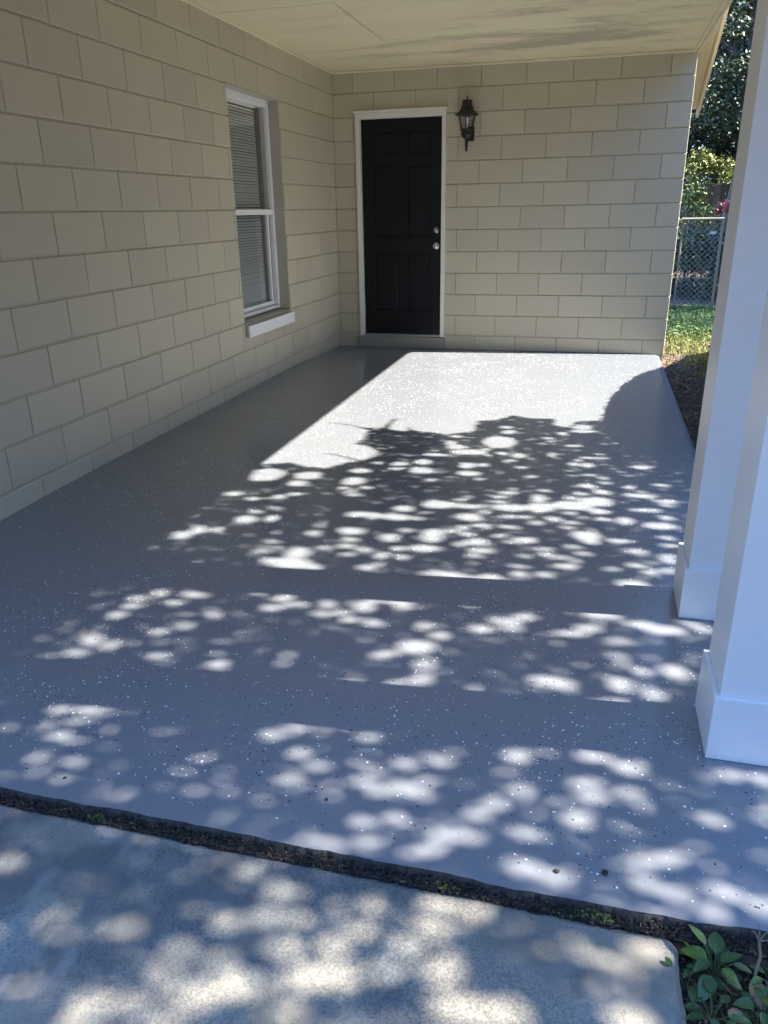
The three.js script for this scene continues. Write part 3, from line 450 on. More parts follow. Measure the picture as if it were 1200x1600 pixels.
// tree over the drive, standing right of the picture; its leaves leave the gaps whose light falls on the slab
const gaps = [[0.911,4.182,0.1,0.112,1],[1.136,4.152,0.082,0.073,1],[1.123,4.281,0.068,0.052,1],[0.86,4.506,0.055,0.046,1],[0.984,4.553,0.041,0.034,1],[1.109,4.5,0.044,0.047,1],[1.176,4.438,0.044,0.032,1],[1.183,4.779,0.035,0.049,0.8],[1.066,4.819,0.06,0.055,0.3],[1.074,4.713,0.052,0.023,0.3],[1.148,4.653,0.052,0.023,0.3],[0.873,4.719,0.032,0.024,0.3],[0.867,5.053,0.058,0.053,1],[0.909,4.983,0.053,0.055,1],[0.989,4.965,0.035,0.031,1],[1.437,4.809,0.027,0.023,0.4],[1.431,4.908,0.048,0.025,1],[1.591,4.847,0.072,0.049,1],[1.613,4.935,0.042,0.03,1],[1.285,5.037,0.042,0.026,0.7],[1.286,5.134,0.035,0.029,0.6],[1.343,5.094,0.023,0.023,0.4],[1.443,5.117,0.063,0.066,1],[1.387,5.216,0.079,0.042,1],[1.508,5.241,0.095,0.036,1],[1.579,5.272,0.03,0.014,0.6],[1.62,5.004,0.055,0.029,0.8],[1.539,5.05,0.032,0.034,0.3],[1.648,5.093,0.045,0.024,0.5],[1.708,5.03,0.03,0.02,0.7],[1.794,5.071,0.031,0.047,0.6],[1.879,5.062,0.035,0.027,0.8],[1.76,5.194,0.026,0.02,0.7],[1.811,5.152,0.039,0.024,0.3],[1.782,4.878,0.047,0.059,1],[1.831,4.781,0.043,0.029,0.8],[1.959,4.814,0.061,0.084,1],[1.841,4.982,0.032,0.024,0.9],[1.951,4.958,0.077,0.044,1],[2.068,5.184,0.084,0.038,1],[1.565,4.64,0.071,0.041,0.9],[1.64,4.645,0.03,0.054,1],[1.747,4.641,0.085,0.048,1],[1.756,4.526,0.062,0.045,1],[1.905,4.435,0.089,0.058,1],[1.849,4.641,0.035,0.024,0.7],[1.406,4.185,0.068,0.069,1],[1.39,4.302,0.037,0.023,0.9],[1.437,4.342,0.041,0.023,0.8],[1.461,4.386,0.041,0.022,0.9],[1.496,4.27,0.033,0.03,0.7],[1.391,4.012,0.065,0.045,0.9],[1.446,3.855,0.042,0.024,1],[1.57,3.849,0.06,0.04,0.8],[1.718,3.935,0.076,0.06,1],[1.697,3.782,0.055,0.056,0.8],[1.578,3.934,0.048,0.034,0.7],[1.799,4.083,0.042,0.031,1],[1.736,3.635,0.081,0.038,1],[1.215,5.565,0.041,0.027,0.5],[1.337,5.697,0.034,0.027,0.4],[1.537,5.518,0.033,0.031,1],[1.509,5.597,0.031,0.03,1],[1.561,5.571,0.027,0.02,0.4],[1.609,5.547,0.024,0.023,0.5],[1.425,5.499,0.028,0.009,0.4],[1.71,5.529,0.035,0.041,0.5],[1.712,5.594,0.027,0.024,0.7],[1.779,5.578,0.034,0.022,0.9],[1.847,5.513,0.047,0.048,1],[1.865,5.459,0.047,0.017,1],[1.966,5.444,0.078,0.023,0.9],[1.979,5.483,0.035,0.02,0.7],[1.826,5.615,0.03,0.026,0.9],[1.906,5.624,0.033,0.023,0.8],[2.084,5.605,0.037,0.026,0.8],[2.149,5.651,0.032,0.028,0.8],[1.789,3.226,0.05,0.031,1],[2.07,3.297,0.106,0.132,1],[2.101,3.057,0.056,0.051,1],[2.077,2.946,0.052,0.04,0.6],[1.781,3.371,0.025,0.058,1],[1.827,3.449,0.064,0.056,1],[1.923,3.542,0.118,0.059,1],[2,3.47,0.039,0.027,1],[2.039,3.585,0.039,0.021,0.7],[2.216,3.548,0.046,0.052,1],[2.117,3.529,0.046,0.04,0.8],[2.173,3.656,0.032,0.025,1],[2.248,3.77,0.04,0.029,0.9],[2.318,3.919,0.039,0.027,0.8],[1.947,3.797,0.056,0.061,0.8],[2.037,3.771,0.041,0.041,0.9],[1.983,3.933,0.072,0.05,1],[2.053,4.016,0.025,0.018,0.4],[2.399,3.497,0.035,0.053,0.5],[2.439,3.028,0.042,0.048,0.6],[2.564,2.947,0.092,0.039,1],[2.562,2.842,0.068,0.067,0.8],[2.513,3.288,0.063,0.026,0.9],[2.375,3.214,0.037,0.021,0.6],[2.359,3.153,0.049,0.03,0.4],[2.331,3.279,0.028,0.021,0.5],[2.264,3.197,0.033,0.021,0.4],[2.631,3.514,0.09,0.021,0.9],[2.524,3.651,0.04,0.04,0.9],[2.604,3.659,0.044,0.049,0.9],[2.548,3.578,0.023,0.02,0.7],[2.613,3.829,0.032,0.027,0.9],[2.661,3.429,0.023,0.016,0.6],[2.682,3.864,0.042,0.033,0.9],[2.689,3.943,0.028,0.021,0.7],[2.672,4.078,0.04,0.044,0.8],[2.575,4.135,0.039,0.028,0.8],[2.609,4.009,0.041,0.042,0.4],[2.234,4.193,0.054,0.028,0.8],[2.234,4.132,0.027,0.025,0.4],[2.395,4.128,0.04,0.031,0.4],[2.219,4.201,0.058,0.028,0.8],[2.188,4.265,0.048,0.033,0.8],[2,4.353,0.029,0.03,0.6],[2.04,4.425,0.092,0.036,1],[2.196,4.332,0.047,0.027,0.8],[2.25,4.401,0.101,0.051,1],[2.379,4.251,0.047,0.068,0.9],[2.392,4.37,0.082,0.065,0.9],[2.543,4.31,0.11,0.066,1],[2.65,4.233,0.093,0.068,1],[2.575,4.138,0.038,0.029,0.8],[2.53,4.21,0.042,0.033,0.8],[2.668,4.361,0.054,0.038,1],[2.537,4.415,0.045,0.035,0.8],[2.595,4.457,0.035,0.02,0.4],[2.686,4.091,0.057,0.035,0.9],[2.61,4.013,0.058,0.036,0.3],[2.085,4.564,0.067,0.053,1],[2.146,4.488,0.032,0.035,0.4],[2.258,4.521,0.049,0.032,0.9],[2.334,4.509,0.035,0.024,0.8],[2.385,4.57,0.028,0.023,0.7],[2.465,4.505,0.042,0.039,1],[2.546,4.53,0.036,0.026,0.6],[2.527,4.597,0.051,0.023,0.4],[2.689,4.46,0.052,0.024,0.8],[2.782,4.459,0.052,0.053,0.9],[2.071,4.698,0.039,0.031,0.9],[2.152,4.657,0.056,0.032,0.9],[2.276,4.646,0.065,0.032,0.8],[2.027,4.747,0.03,0.026,0.8],[2.104,4.77,0.038,0.03,0.9],[2.157,4.845,0.061,0.045,1],[2.092,4.88,0.037,0.03,0.9],[2.237,4.758,0.033,0.022,0.4],[2.356,4.779,0.062,0.042,0.9],[2.302,4.812,0.041,0.021,0.5],[2.612,4.668,0.075,0.055,1],[2.629,4.735,0.057,0.038,1],[2.752,4.701,0.061,0.03,0.9],[2.186,4.931,0.065,0.035,0.7],[2.17,4.988,0.04,0.027,0.7],[2.443,4.859,0.048,0.024,0.8],[2.454,4.91,0.047,0.025,0.8],[2.517,4.925,0.035,0.023,0.6],[2.371,4.948,0.04,0.023,0.3],[2.559,4.806,0.036,0.031,0.6],[2.607,4.866,0.039,0.03,0.5],[2.815,4.799,0.055,0.032,0.6],[2.543,5.009,0.053,0.033,1],[2.575,4.95,0.031,0.015,0.4],[2.806,4.944,0.038,0.03,0.9],[2.858,4.991,0.041,0.025,0.8],[2.357,5.051,0.031,0.018,0.5],[2.37,5.123,0.041,0.038,0.9],[2.462,5.102,0.037,0.019,0.9],[2.713,4.992,0.045,0.027,0.25],[2.126,5.196,0.037,0.034,1],[2.202,5.205,0.104,0.02,1],[2.265,5.173,0.052,0.042,0.9],[2.789,5.112,0.072,0.042,1],[2.843,5.141,0.043,0.013,1],[2.592,5.187,0.101,0.013,0.8],[2.86,4.105,0.094,0.034,0.9],[2.878,4.302,0.085,0.026,0.8],[2.987,4.16,0.055,0.039,0.9],[2.97,4.212,0.036,0.027,0.8],[2.814,3.984,0.048,0.03,0.9],[2.977,3.919,0.034,0.031,1],[2.872,4.039,0.028,0.024,0.5],[2.966,4.382,0.043,0.035,0.5],[2.926,4.486,0.085,0.047,0.7],[2.949,4.621,0.045,0.033,0.9],[2.962,4.706,0.048,0.025,0.6],[2.94,4.848,0.038,0.058,1],[2.931,4.96,0.026,0.025,0.9],[2.886,3.638,0.057,0.042,0.9],[2.676,5.386,0.08,0.018,0.9],[2.412,5.458,0.041,0.028,0.9],[2.327,5.503,0.04,0.03,0.7],[2.375,5.549,0.039,0.026,0.8],[2.284,5.577,0.049,0.033,0.9],[2.439,5.573,0.038,0.026,0.4],[2.635,5.488,0.055,0.018,0.5],[2.576,5.535,0.071,0.026,0.4],[2.797,5.417,0.062,0.025,0.8],[2.796,5.417,0.059,0.026,0.8],[2.879,5.441,0.09,0.044,1],[2.977,5.381,0.037,0.02,0.7],[3.016,5.415,0.036,0.025,0.7],[2.957,5.495,0.047,0.036,1],[2.855,5.542,0.064,0.035,1],[2.747,5.567,0.076,0.047,1],[2.729,5.644,0.043,0.033,1],[2.797,5.718,0.039,0.026,0.7],[2.893,5.701,0.06,0.058,0.9],[2.731,5.809,0.048,0.059,1],[2.822,5.834,0.052,0.048,1],[2.724,5.912,0.062,0.027,1],[2.507,5.834,0.073,0.042,1],[2.564,5.848,0.048,0.051,1],[1.979,5.821,0.031,0.031,0.6],[2.014,5.793,0.029,0.031,0.5],[2.087,5.736,0.084,0.056,0.9],[2.157,5.656,0.032,0.025,0.7],[2.131,5.843,0.03,0.029,0.9],[2.286,5.574,0.061,0.039,0.8],[2.376,5.504,0.055,0.036,0.8],[1.451,5.223,0.105,0.062,1],[1.688,5.319,0.037,0.022,0.4],[2.654,6.164,0.05,0.033,1],[2.741,6.191,0.065,0.034,1],[2.635,6.269,0.034,0.04,0.8],[2.661,6.317,0.013,0.023,0.6],[2.463,6.212,0.02,0.03,1],[2.485,6.329,0.031,0.038,0.6],[2.505,6.472,0.034,0.023,0.6],[2.622,6.398,0.064,0.046,1],[2.989,6.155,0.042,0.038,0.9],[3.065,6.157,0.026,0.034,0.6],[2.739,6.279,0.031,0.02,0.5],[2.814,6.473,0.038,0.022,0.7],[2.761,6.495,0.028,0.016,0.4],[2.771,6.557,0.031,0.017,0.6],[2.821,6.567,0.033,0.023,0.6],[2.929,6.541,0.038,0.032,0.9],[2.956,6.494,0.036,0.024,0.35],[2.893,6.598,0.039,0.027,0.8],[2.817,6.627,0.035,0.016,0.5],[3,6.55,0.022,0.023,0.8],[2.514,6.574,0.056,0.038,1],[2.578,6.582,0.059,0.032,0.8],[2.925,6.331,0.035,0.022,0.5],[2.9,6.385,0.039,0.027,0.25],[2.994,6.269,0.018,0.009,0.4],[1.806,6.276,0.038,0.032,1],[1.856,6.235,0.04,0.022,1],[1.905,6.328,0.04,0.029,0.9],[1.969,6.37,0.025,0.022,0.5],[1.912,6.428,0.037,0.027,0.9],[1.98,6.444,0.022,0.022,0.5],[2.061,6.225,0.035,0.028,0.7],[2.068,6.324,0.029,0.028,0.4],[2.184,6.302,0.037,0.031,0.6],[2.259,6.275,0.029,0.025,0.7],[2.141,6.419,0.03,0.025,1],[2.191,6.393,0.048,0.034,0.9],[2.233,6.397,0.032,0.028,0.9],[2.109,6.395,0.036,0.035,0.4],[2.248,6.355,0.037,0.035,0.4],[2.115,6.357,0.024,0.015,0.3],[2.131,6.526,0.045,0.028,0.9],[2.205,6.495,0.038,0.021,0.7],[2.084,6.611,0.043,0.024,1],[2.163,6.584,0.029,0.021,0.6],[2.308,6.57,0.039,0.025,1],[2.262,6.591,0.028,0.023,0.5],[2.317,6.519,0.026,0.015,0.6],[1.951,6.238,0.026,0.017,0.25],[2.141,5.92,0.046,0.029,1],[2.076,5.958,0.036,0.032,0.6],[2.316,5.958,0.031,0.02,0.5],[1.942,5.984,0.036,0.028,0.3],[2.432,6.395,0.039,0.022,0.9],[2.393,6.444,0.035,0.024,0.5],[2.377,6.516,0.063,0.022,0.8],[0.998,5.644,0.036,0.027,0.8],[1.01,5.701,0.038,0.029,0.7],[1.001,5.77,0.041,0.037,1],[1.06,5.585,0.036,0.028,0.7],[1.194,5.57,0.067,0.027,0.6],[1.146,5.644,0.045,0.023,0.8],[1.273,5.791,0.04,0.025,0.7],[1.212,5.847,0.036,0.028,0.7],[1.015,5.945,0.055,0.061,1],[1.094,5.963,0.051,0.048,0.9],[1.006,6.03,0.021,0.042,0.7],[1.053,6.083,0.034,0.036,0.7],[1.283,5.987,0.04,0.03,0.8],[1.25,6.084,0.046,0.021,1],[1.312,6.06,0.02,0.024,0.4],[1.5,5.982,0.023,0.038,0.8],[1.157,6.315,0.052,0.032,1],[1.232,6.296,0.038,0.021,1],[1.234,6.352,0.03,0.02,0.4],[1.221,6.42,0.042,0.03,0.6],[1.333,6.505,0.032,0.027,0.4],[1.338,5.695,0.034,0.026,0.4],[1.219,6.517,0.017,0.021,0.4],[2.034,6.739,0.043,0.028,0.8],[2.029,6.809,0.042,0.034,1],[2.088,6.792,0.036,0.031,0.7],[2.087,6.864,0.036,0.024,0.7],[2.149,6.914,0.041,0.036,1],[2.208,6.899,0.04,0.03,0.9],[2.18,6.836,0.046,0.041,0.9],[2.229,6.794,0.026,0.025,0.5],[2.163,6.741,0.022,0.022,0.3],[2.232,6.74,0.026,0.021,0.3],[2.368,6.749,0.06,0.03,0.9],[2.323,6.805,0.054,0.033,1],[2.291,6.865,0.033,0.022,0.6],[2.4,6.833,0.049,0.031,0.7],[2.445,6.909,0.046,0.036,1],[2.144,6.98,0.031,0.02,0.4],[2.057,6.951,0.02,0.024,0.7],[2.501,6.895,0.023,0.02,0.8],[2.366,6.691,0.049,0.022,0.8],[2.446,6.69,0.04,0.016,0.6],[2.525,6.894,0.04,0.031,1],[2.406,6.842,0.046,0.038,0.7],[2.745,6.857,0.057,0.027,1],[2.786,6.701,0.039,0.024,1],[2.721,6.737,0.035,0.027,0.5],[1.405,6.815,0.037,0.033,0.8],[1.762,6.898,0.036,0.026,0.8],[1.951,6.842,0.036,0.029,0.6],[1.893,6.919,0.032,0.031,0.8],[1.981,6.918,0.029,0.027,0.5],[1.954,7.004,0.035,0.035,0.8],[2.001,6.968,0.03,0.027,0.9],[2.05,6.956,0.03,0.027,0.7],[1.794,7.058,0.049,0.032,0.9],[1.88,7.046,0.032,0.034,0.5],[1.786,7.096,0.067,0.031,1],[1.937,7.07,0.034,0.02,0.7],[2.135,6.912,0.041,0.045,0.9],[2.137,6.987,0.029,0.026,0.5],[1.896,6.977,0.025,0.034,0.4],[1.946,6.702,0.036,0.022,0.4]];
const clearing = [[0.46,4.2],[0.84,3.99],[0.94,3.94],[1.07,3.99],[1.18,4.01],[1.21,3.95],[1.28,3.86],[1.37,3.78],[1.38,3.65],[1.32,3.57],[1.2,3.52],[1.22,3.38],[1.2,3.19],[1.12,3.14],[1.29,3.11],[1.28,2.88],[1.31,2.9],[1.33,3.13],[1.44,3.16],[1.44,3.01],[1.49,3.13],[1.73,3.18],[1.87,3.08],[1.86,2.81],[1.98,2.76],[2.08,2.6],[2.21,2.67],[2.39,2.66],[2.38,2.82],[2.46,2.86],[2.51,2.69],[2.7,2.62],[3.35,2.39]]; // outline, on the slab, of where the crown ends
{
  const R = rng(2024), e1 = V(sunDir.z, 0, -sunDir.x).normalize().multiplyScalar(-1), e2 = V().crossVectors(sunDir, e1);
  const P0 = V(0, 0, 0), toAB = (x, z) => { P0.set(x, 0, z); return [P0.dot(e1), P0.dot(e2)]; };
  const sx = Math.abs(toAB(1, 0)[1]); // a metre along x on the slab, seen along the sun
  const corners = [[0.5, 2.2], [4.4, 2.2], [0.5, 8.0], [4.4, 8.0]].map(([x, z]) => toAB(x, z));
  const a0 = Math.min(...corners.map((c) => c[0])), a1 = Math.max(...corners.map((c) => c[0])), b0 = Math.min(...corners.map((c) => c[1])), b1 = Math.max(...corners.map((c) => c[1]));
  const RES = 0.01, NA = Math.ceil((a1 - a0) / RES), NB = Math.ceil((b1 - b0) / RES), open = new Uint8Array(NA * NB), cover = new Uint8Array(NA * NB);
  const toFloor = (a, b) => { const q = V().addScaledVector(e1, a).addScaledVector(e2, b), t = -q.y / sunDir.y; return [q.x + sunDir.x * t, q.z + sunDir.z * t]; };
  const depth = (z) => lerp(4.0, 5.3, smooth(2.6, 6.0, z)) + 1.1 * smooth(6.6, 7.0, z);
  const inClearing = (x, z) => { // above the outline: nothing grows
    if (x < clearing[0][0] || x > clearing[clearing.length - 1][0]) return z < 2.4;
    let c = false; const n = clearing.length + 2, at = (i) => i < clearing.length ? clearing[i] : i === clearing.length ? [3.35, -9] : [0.46, -9];
    for (let i = 0, j = n - 1; i < n; j = i++) { const [xi, zi] = at(i), [xj, zj] = at(j); if ((zi > z) !== (zj > z) && x < (xj - xi) * (z - zi) / (zj - zi) + xi) c = !c; }
    return c;
  };
  const holes = gaps.map(([x, z, rx, rz, b]) => { const s = depth(z) * 0.00463, [a, q] = toAB(x, z), n = smooth(5.2, 6.2, z), f = Math.sqrt(b) * s * lerp(0.7, 0.55, n), k = lerp(1.06, 0.82, n) - 0.12 * smooth(6.6, 6.75, z); return [a, q, Math.max(f, rz * k - 0.85 * s), Math.max(f, rx * sx * k - 0.85 * s)]; });
  for (const [a, b, ra, rb] of holes) for (let i = Math.floor((a - ra - a0) / RES); i <= (a + ra - a0) / RES; i++) for (let j = Math.floor((b - rb - b0) / RES); j <= (b + rb - b0) / RES; j++) if (i >= 0 && j >= 0 && i < NA && j < NB) { const da = (a0 + (i + 0.5) * RES - a) / ra, db = (b0 + (j + 0.5) * RES - b) / rb; if (da * da + db * db < 1) open[i * NB + j] = 1; }
  for (let i = 0; i < NA; i++) for (let j = 0; j < NB; j++) { const [x, z] = toFloor(a0 + (i + 0.5) * RES, b0 + (j + 0.5) * RES); if (inClearing(x, z)) open[i * NB + j] = 1; else if (x > 3.35 || z > 7.7) cover[i * NB + j] = R() < 0.35 ? 1 : 0; }
  const items = [], lx = V(), ly = V(), lz = V(), M = new THREE.Matrix4(), pt = V();
  const cells = [];
  function tryLeaf(a, b, size) {
    // leaf facing roughly the sun
    const th = R() * Math.PI * 2; lx.copy(e1).multiplyScalar(Math.cos(th)).addScaledVector(e2, Math.sin(th));
    ly.copy(sunDir).addScaledVector(lx, (R() - 0.5) * 0.9).addScaledVector(e1, (R() - 0.5) * 0.7).addScaledVector(e2, (R() - 0.5) * 0.7).normalize(); lx.addScaledVector(ly, -lx.dot(ly)).normalize(); lz.crossVectors(lx, ly);
    M.makeBasis(lx, ly, lz);
    cells.length = 0;
    const ca = a, cb = b; let ok = true;
    for (let u = 0; u <= 6 && ok; u++) { const t = u / 6, w = 0.25 * Math.pow(Math.sin(Math.PI * Math.pow(t, 0.8)), 0.8); for (let v = -2; v <= 2; v++) { pt.set((t - 0.5) * size, 0, v / 2 * w * size).applyMatrix4(M); const i = Math.floor((ca + pt.dot(e1) - a0) / RES), j = Math.floor((cb + pt.dot(e2) - b0) / RES); if (i < 0 || j < 0 || i >= NA || j >= NB) continue; if (open[i * NB + j]) { ok = false; break; } cells.push(i * NB + j); } }
    if (!ok) return false;
    for (const c of cells) cover[c] = Math.min(250, cover[c] + 1);
    const [fx, fz] = toFloor(a, b), t = Math.max(depth(fz) + (R() - 0.5) * 1.5, (3.75 - fx) / sunDir.x + 0.25 * R());
    const p = V().addScaledVector(e1, a).addScaledVector(e2, b), back = -p.y / sunDir.y; p.addScaledVector(sunDir, back + t).addScaledVector(lx, -size / 2);
    items.push({ p, q: new THREE.Quaternion().setFromRotationMatrix(M), s: V(size, size, size), c: leafTone(R, 1) });
    return true;
  }
  for (let k = 0; k < 26000; k++) { const a = lerp(a0, a1, R()), b = lerp(b0, b1, R()); tryLeaf(a, b, 0.05 + 0.06 * R()); }
  for (let pass = 0; pass < 4; pass++) for (let i = 0; i < NA; i++) for (let j = 0; j < NB; j++) if (!open[i * NB + j] && !cover[i * NB + j]) for (let k = 0; k < 5; k++) if (tryLeaf(a0 + (i + R()) * RES, b0 + (j + R()) * RES, [0.07, 0.045, 0.03, 0.022][pass] * (0.85 + 0.3 * R()))) break;
  
  const T = thing('shade_tree', 'leafy tree right of the carport whose crown dapples the slab', 'tree', [0, 0, 0]);
  scatter(T, 'crown', leafLow, leafMat, items);
  part(T, 'trunk', taper([[9.6, GY - 0.1, 4.9], [9.5, 1.2, 4.95], [9.1, 2.6, 4.9], [8.6, 4.0, 4.9]], [0.24, 0.19, 0.16, 0.12], 12), bark);
  for (const p of [[[9.1, 2.6, 4.9], [8.4, 3.7, 4.0], [7.8, 4.6, 3.0], [7.6, 5.0, 2.4]], [[9.0, 3.0, 4.9], [8.5, 4.3, 5.5], [8.2, 5.4, 6.3], [8.1, 6.0, 7.1]], [[8.6, 4.0, 4.9], [8.2, 4.8, 4.9], [8.0, 5.6, 5.1]]]) part(T, 'limb', taper(p, [0.09, 0.06, 0.03], 8), bark);
  // twigs that stand out against the lit slab
  const onRay = (x, z, t) => [x + sunDir.x * t, sunDir.y * t, z + sunDir.z * t];
  const twig = (pts, t, r) => part(T, 'twig', taper(pts.map(([x, z]) => onRay(x, z, t)), r, 5), bark);
  twig([[0.89, 3.06], [1.04, 3.09], [1.18, 3.16], [1.35, 3.22]], 4.2, [0.005, 0.009, 0.012]); twig([[1.08, 3.745], [1.15, 3.75], [1.22, 3.78], [1.34, 3.85]], 4.4, [0.005, 0.008, 0.01]);
  twig([[1.30, 3.3], [1.30, 3.05], [1.31, 2.86]], 4.3, [0.014, 0.012, 0.006]);
}
// unseen leafy mound beside the slab, shaped to cast the smooth rounded shadow
{
  const H = thing('unseen_mound', 'unseen rounded leafy mound beside the slab, shaped to cast the smooth shadow', 'leafy_mound', [3.98, GY, 0]);
  const top = [[-0.62, 0], [-0.5, 0.2], [-0.38, 0.34], [0.3, 0.66], [0.7, 0.86], [0.82, 0.95], [1.02, 1.05], [1.4, 1.18], [1.9, 1.29], [2.5, 1.35], [3.0, 1.28], [3.3, 1.12], [3.62, 0.7], [3.8, 0]];
  const hAt = (z) => { for (let i = 0; i + 1 < top.length; i++) if (z <= top[i + 1][0]) return lerp(top[i][1], top[i + 1][1], (z - top[i][0]) / (top[i + 1][0] - top[i][0])); return 0; };
  const pos = [], idx = [], n = 90, m = 18;
  for (let i = 0; i <= n; i++) for (let j = 0; j <= m; j++) { const z = lerp(-0.62, 3.8, i / n), h = Math.max(0.001, hAt(z)), t = j / m * Math.PI, k = 1 + 0.03 * (vnoise(z * 9, j * 0.8, 401) - 0.5), w = 0.27 * Math.min(1, h / 0.35); pos.push(-Math.cos(t) * w * k, h * Math.pow(Math.sin(t), 0.55) * k, z); }
  for (let i = 0; i < n; i++) for (let j = 0; j < m; j++) { const a = i * (m + 1) + j, b = a + m + 1; idx.push(a, a + 1, b, b, a + 1, b + 1); }
  part(H, 'mound_body', meshGeo(pos, idx), mat(0.03, 0.055, 0.02, 0.9));
  const R = rng(31), items = []; for (let k = 0; k < 6000; k++) { const z = lerp(-0.6, 3.78, R()), t = R() * Math.PI, h = Math.max(0.001, hAt(z)), w = 0.27 * Math.min(1, h / 0.35), s = 0.028 + 0.02 * R(); items.push({ p: V(-Math.cos(t) * w * 0.98, h * Math.pow(Math.sin(t), 0.55) - 0.012, z), q: rq(R, 0.6), s: V(s, s, s), c: leafTone(R, 0.9) }); }
  scatter(H, 'leaf_cover', leafLow, leafMat, items);
}

// ---------------------------------------------------------------- side yard seen past the end wall
{
  const R = rng(51), blade = meshGeo([-0.5, 0, 0, 0.5, 0, 0, -0.3, 0.55, 0.12, 0.3, 0.55, 0.12, 0, 1, 0.42], [0, 1, 2, 1, 3, 2, 2, 3, 4]), items = [], lit = [];
  while (items.length < 26000) {
    const near = R() < 0.6, x = 3.24 + R() * (near ? 1.1 : 3.2), z = near ? -4.2 + R() * 5.0 : -4.6 + R() * 9.2, n = fbm(x * 2.2, z * 2.2, 411, 3), bare = smooth(0.34, 0.05, x - 3.24 - 0.2 * n) * smooth(-0.9, -0.1, z);
    if (R() < bare * 0.94 || R() > smooth(0.2, 0.55, n + 0.15)) continue;
    const green = smooth(-1.0, -2.2, z), h = lerp(0.03, 0.075, green) * (0.6 + 0.9 * R()), k = 0.7 + 0.6 * R(), dry = R() < 0.25 * (1 - green);
    items.push({ p: V(x, GY - 0.004, z), q: new THREE.Quaternion().setFromEuler(eul.set((R() - 0.5) * 1.1, R() * 6.3, (R() - 0.5) * 1.1, 'YXZ')), s: V(0.006 + 0.006 * R(), h, h), c: dry ? [0.26 * k, 0.2 * k, 0.09 * k] : [lerp(0.2, 0.05, green) * k, lerp(0.235, 0.105, green) * k, lerp(0.035, 0.025, green) * k] });
  }
  const g = scatter(scene, 'grass', blade, mat(1, 1, 1, 0.7), items); g.userData = { kind: 'stuff', label: 'patchy yellow green grass in the side yard', category: 'grass' };
  const wl = []; for (let k = 0; k < 2600; k++) { const x = 3.25 + R() * 1.6, z = -4.4 + R() * 3.6; if (R() > smooth(-1.0, -2.2, z) * 0.9 + 0.12) continue; const s = 0.03 + 0.03 * R(); wl.push({ p: V(x, GY + 0.015 + 0.05 * R(), z), q: rq(R, 0.35), s: V(s, s, s * 1.4), c: leafTone(R, 1.25, 0.3) }); }
  const w = scatter(scene, 'ground_cover', leafLow, leafMat, wl); w.userData = { kind: 'stuff', label: 'low broad leaved weeds growing before the gate', category: 'weeds' };
  for (let k = 0; k < 5200; k++) { const x = 3.22 + Math.pow(R(), 1.4) * 1.3, z = -1.6 + R() * 6.5, s = 0.012 + 0.028 * R(), k2 = 0.5 + R(); lit.push({ p: V(x, GY + 0.002 + 0.012 * R(), z), q: rq(R, 0.3), s: V(s, s, s), c: [0.19 * k2, 0.115 * k2, 0.065 * k2] }); }
  const l = scatter(scene, 'leaf_litter', leafLow, mat(1, 1, 1, 0.85), lit); l.userData = { kind: 'stuff', label: 'brown leaf litter on bare soil beside the slab', category: 'leaf litter' };
}
function pipe(parent, name, a, b, r, m = galv) { const A = V(...a), B = V(...b), d = B.clone().sub(A), g = new THREE.CylinderGeometry(r, r, d.length(), 10); const o = part(parent, name, g, m); o.position.copy(A).add(B).multiplyScalar(0.5); o.quaternion.setFromUnitVectors(V(0, 1, 0), d.normalize()); return o; }
function chainLink(x0, x1, y0, y1, z, cell) { // woven wire: zigzag strands hooked into each other
  const list = []; let k = 0;
  for (let x = x0; x <= x1 + 1e-6; x += cell / 2, k++) {
    const pts = []; let s = k % 2 ? 1 : -1;
    for (let y = y0; y <= y1 + 1e-6; y += cell / 2) { pts.push(V(clamp(x + s * cell / 4, x0, x1), y, z + s * 0.0025)); s = -s; }
    for (let i = 0; i + 1 < pts.length; i++) { const d = pts[i + 1].clone().sub(pts[i]), g = new THREE.CylinderGeometry(0.0021, 0.0021, d.length(), 4, 1, true); g.applyQuaternion(new THREE.Quaternion().setFromUnitVectors(V(0, 1, 0), d.clone().normalize())); g.translate((pts[i].x + pts[i + 1].x) / 2, (pts[i].y + pts[i + 1].y) / 2, (pts[i].z + pts[i + 1].z) / 2); list.push(g); }
  }
  return mergeGeometries(list);
}
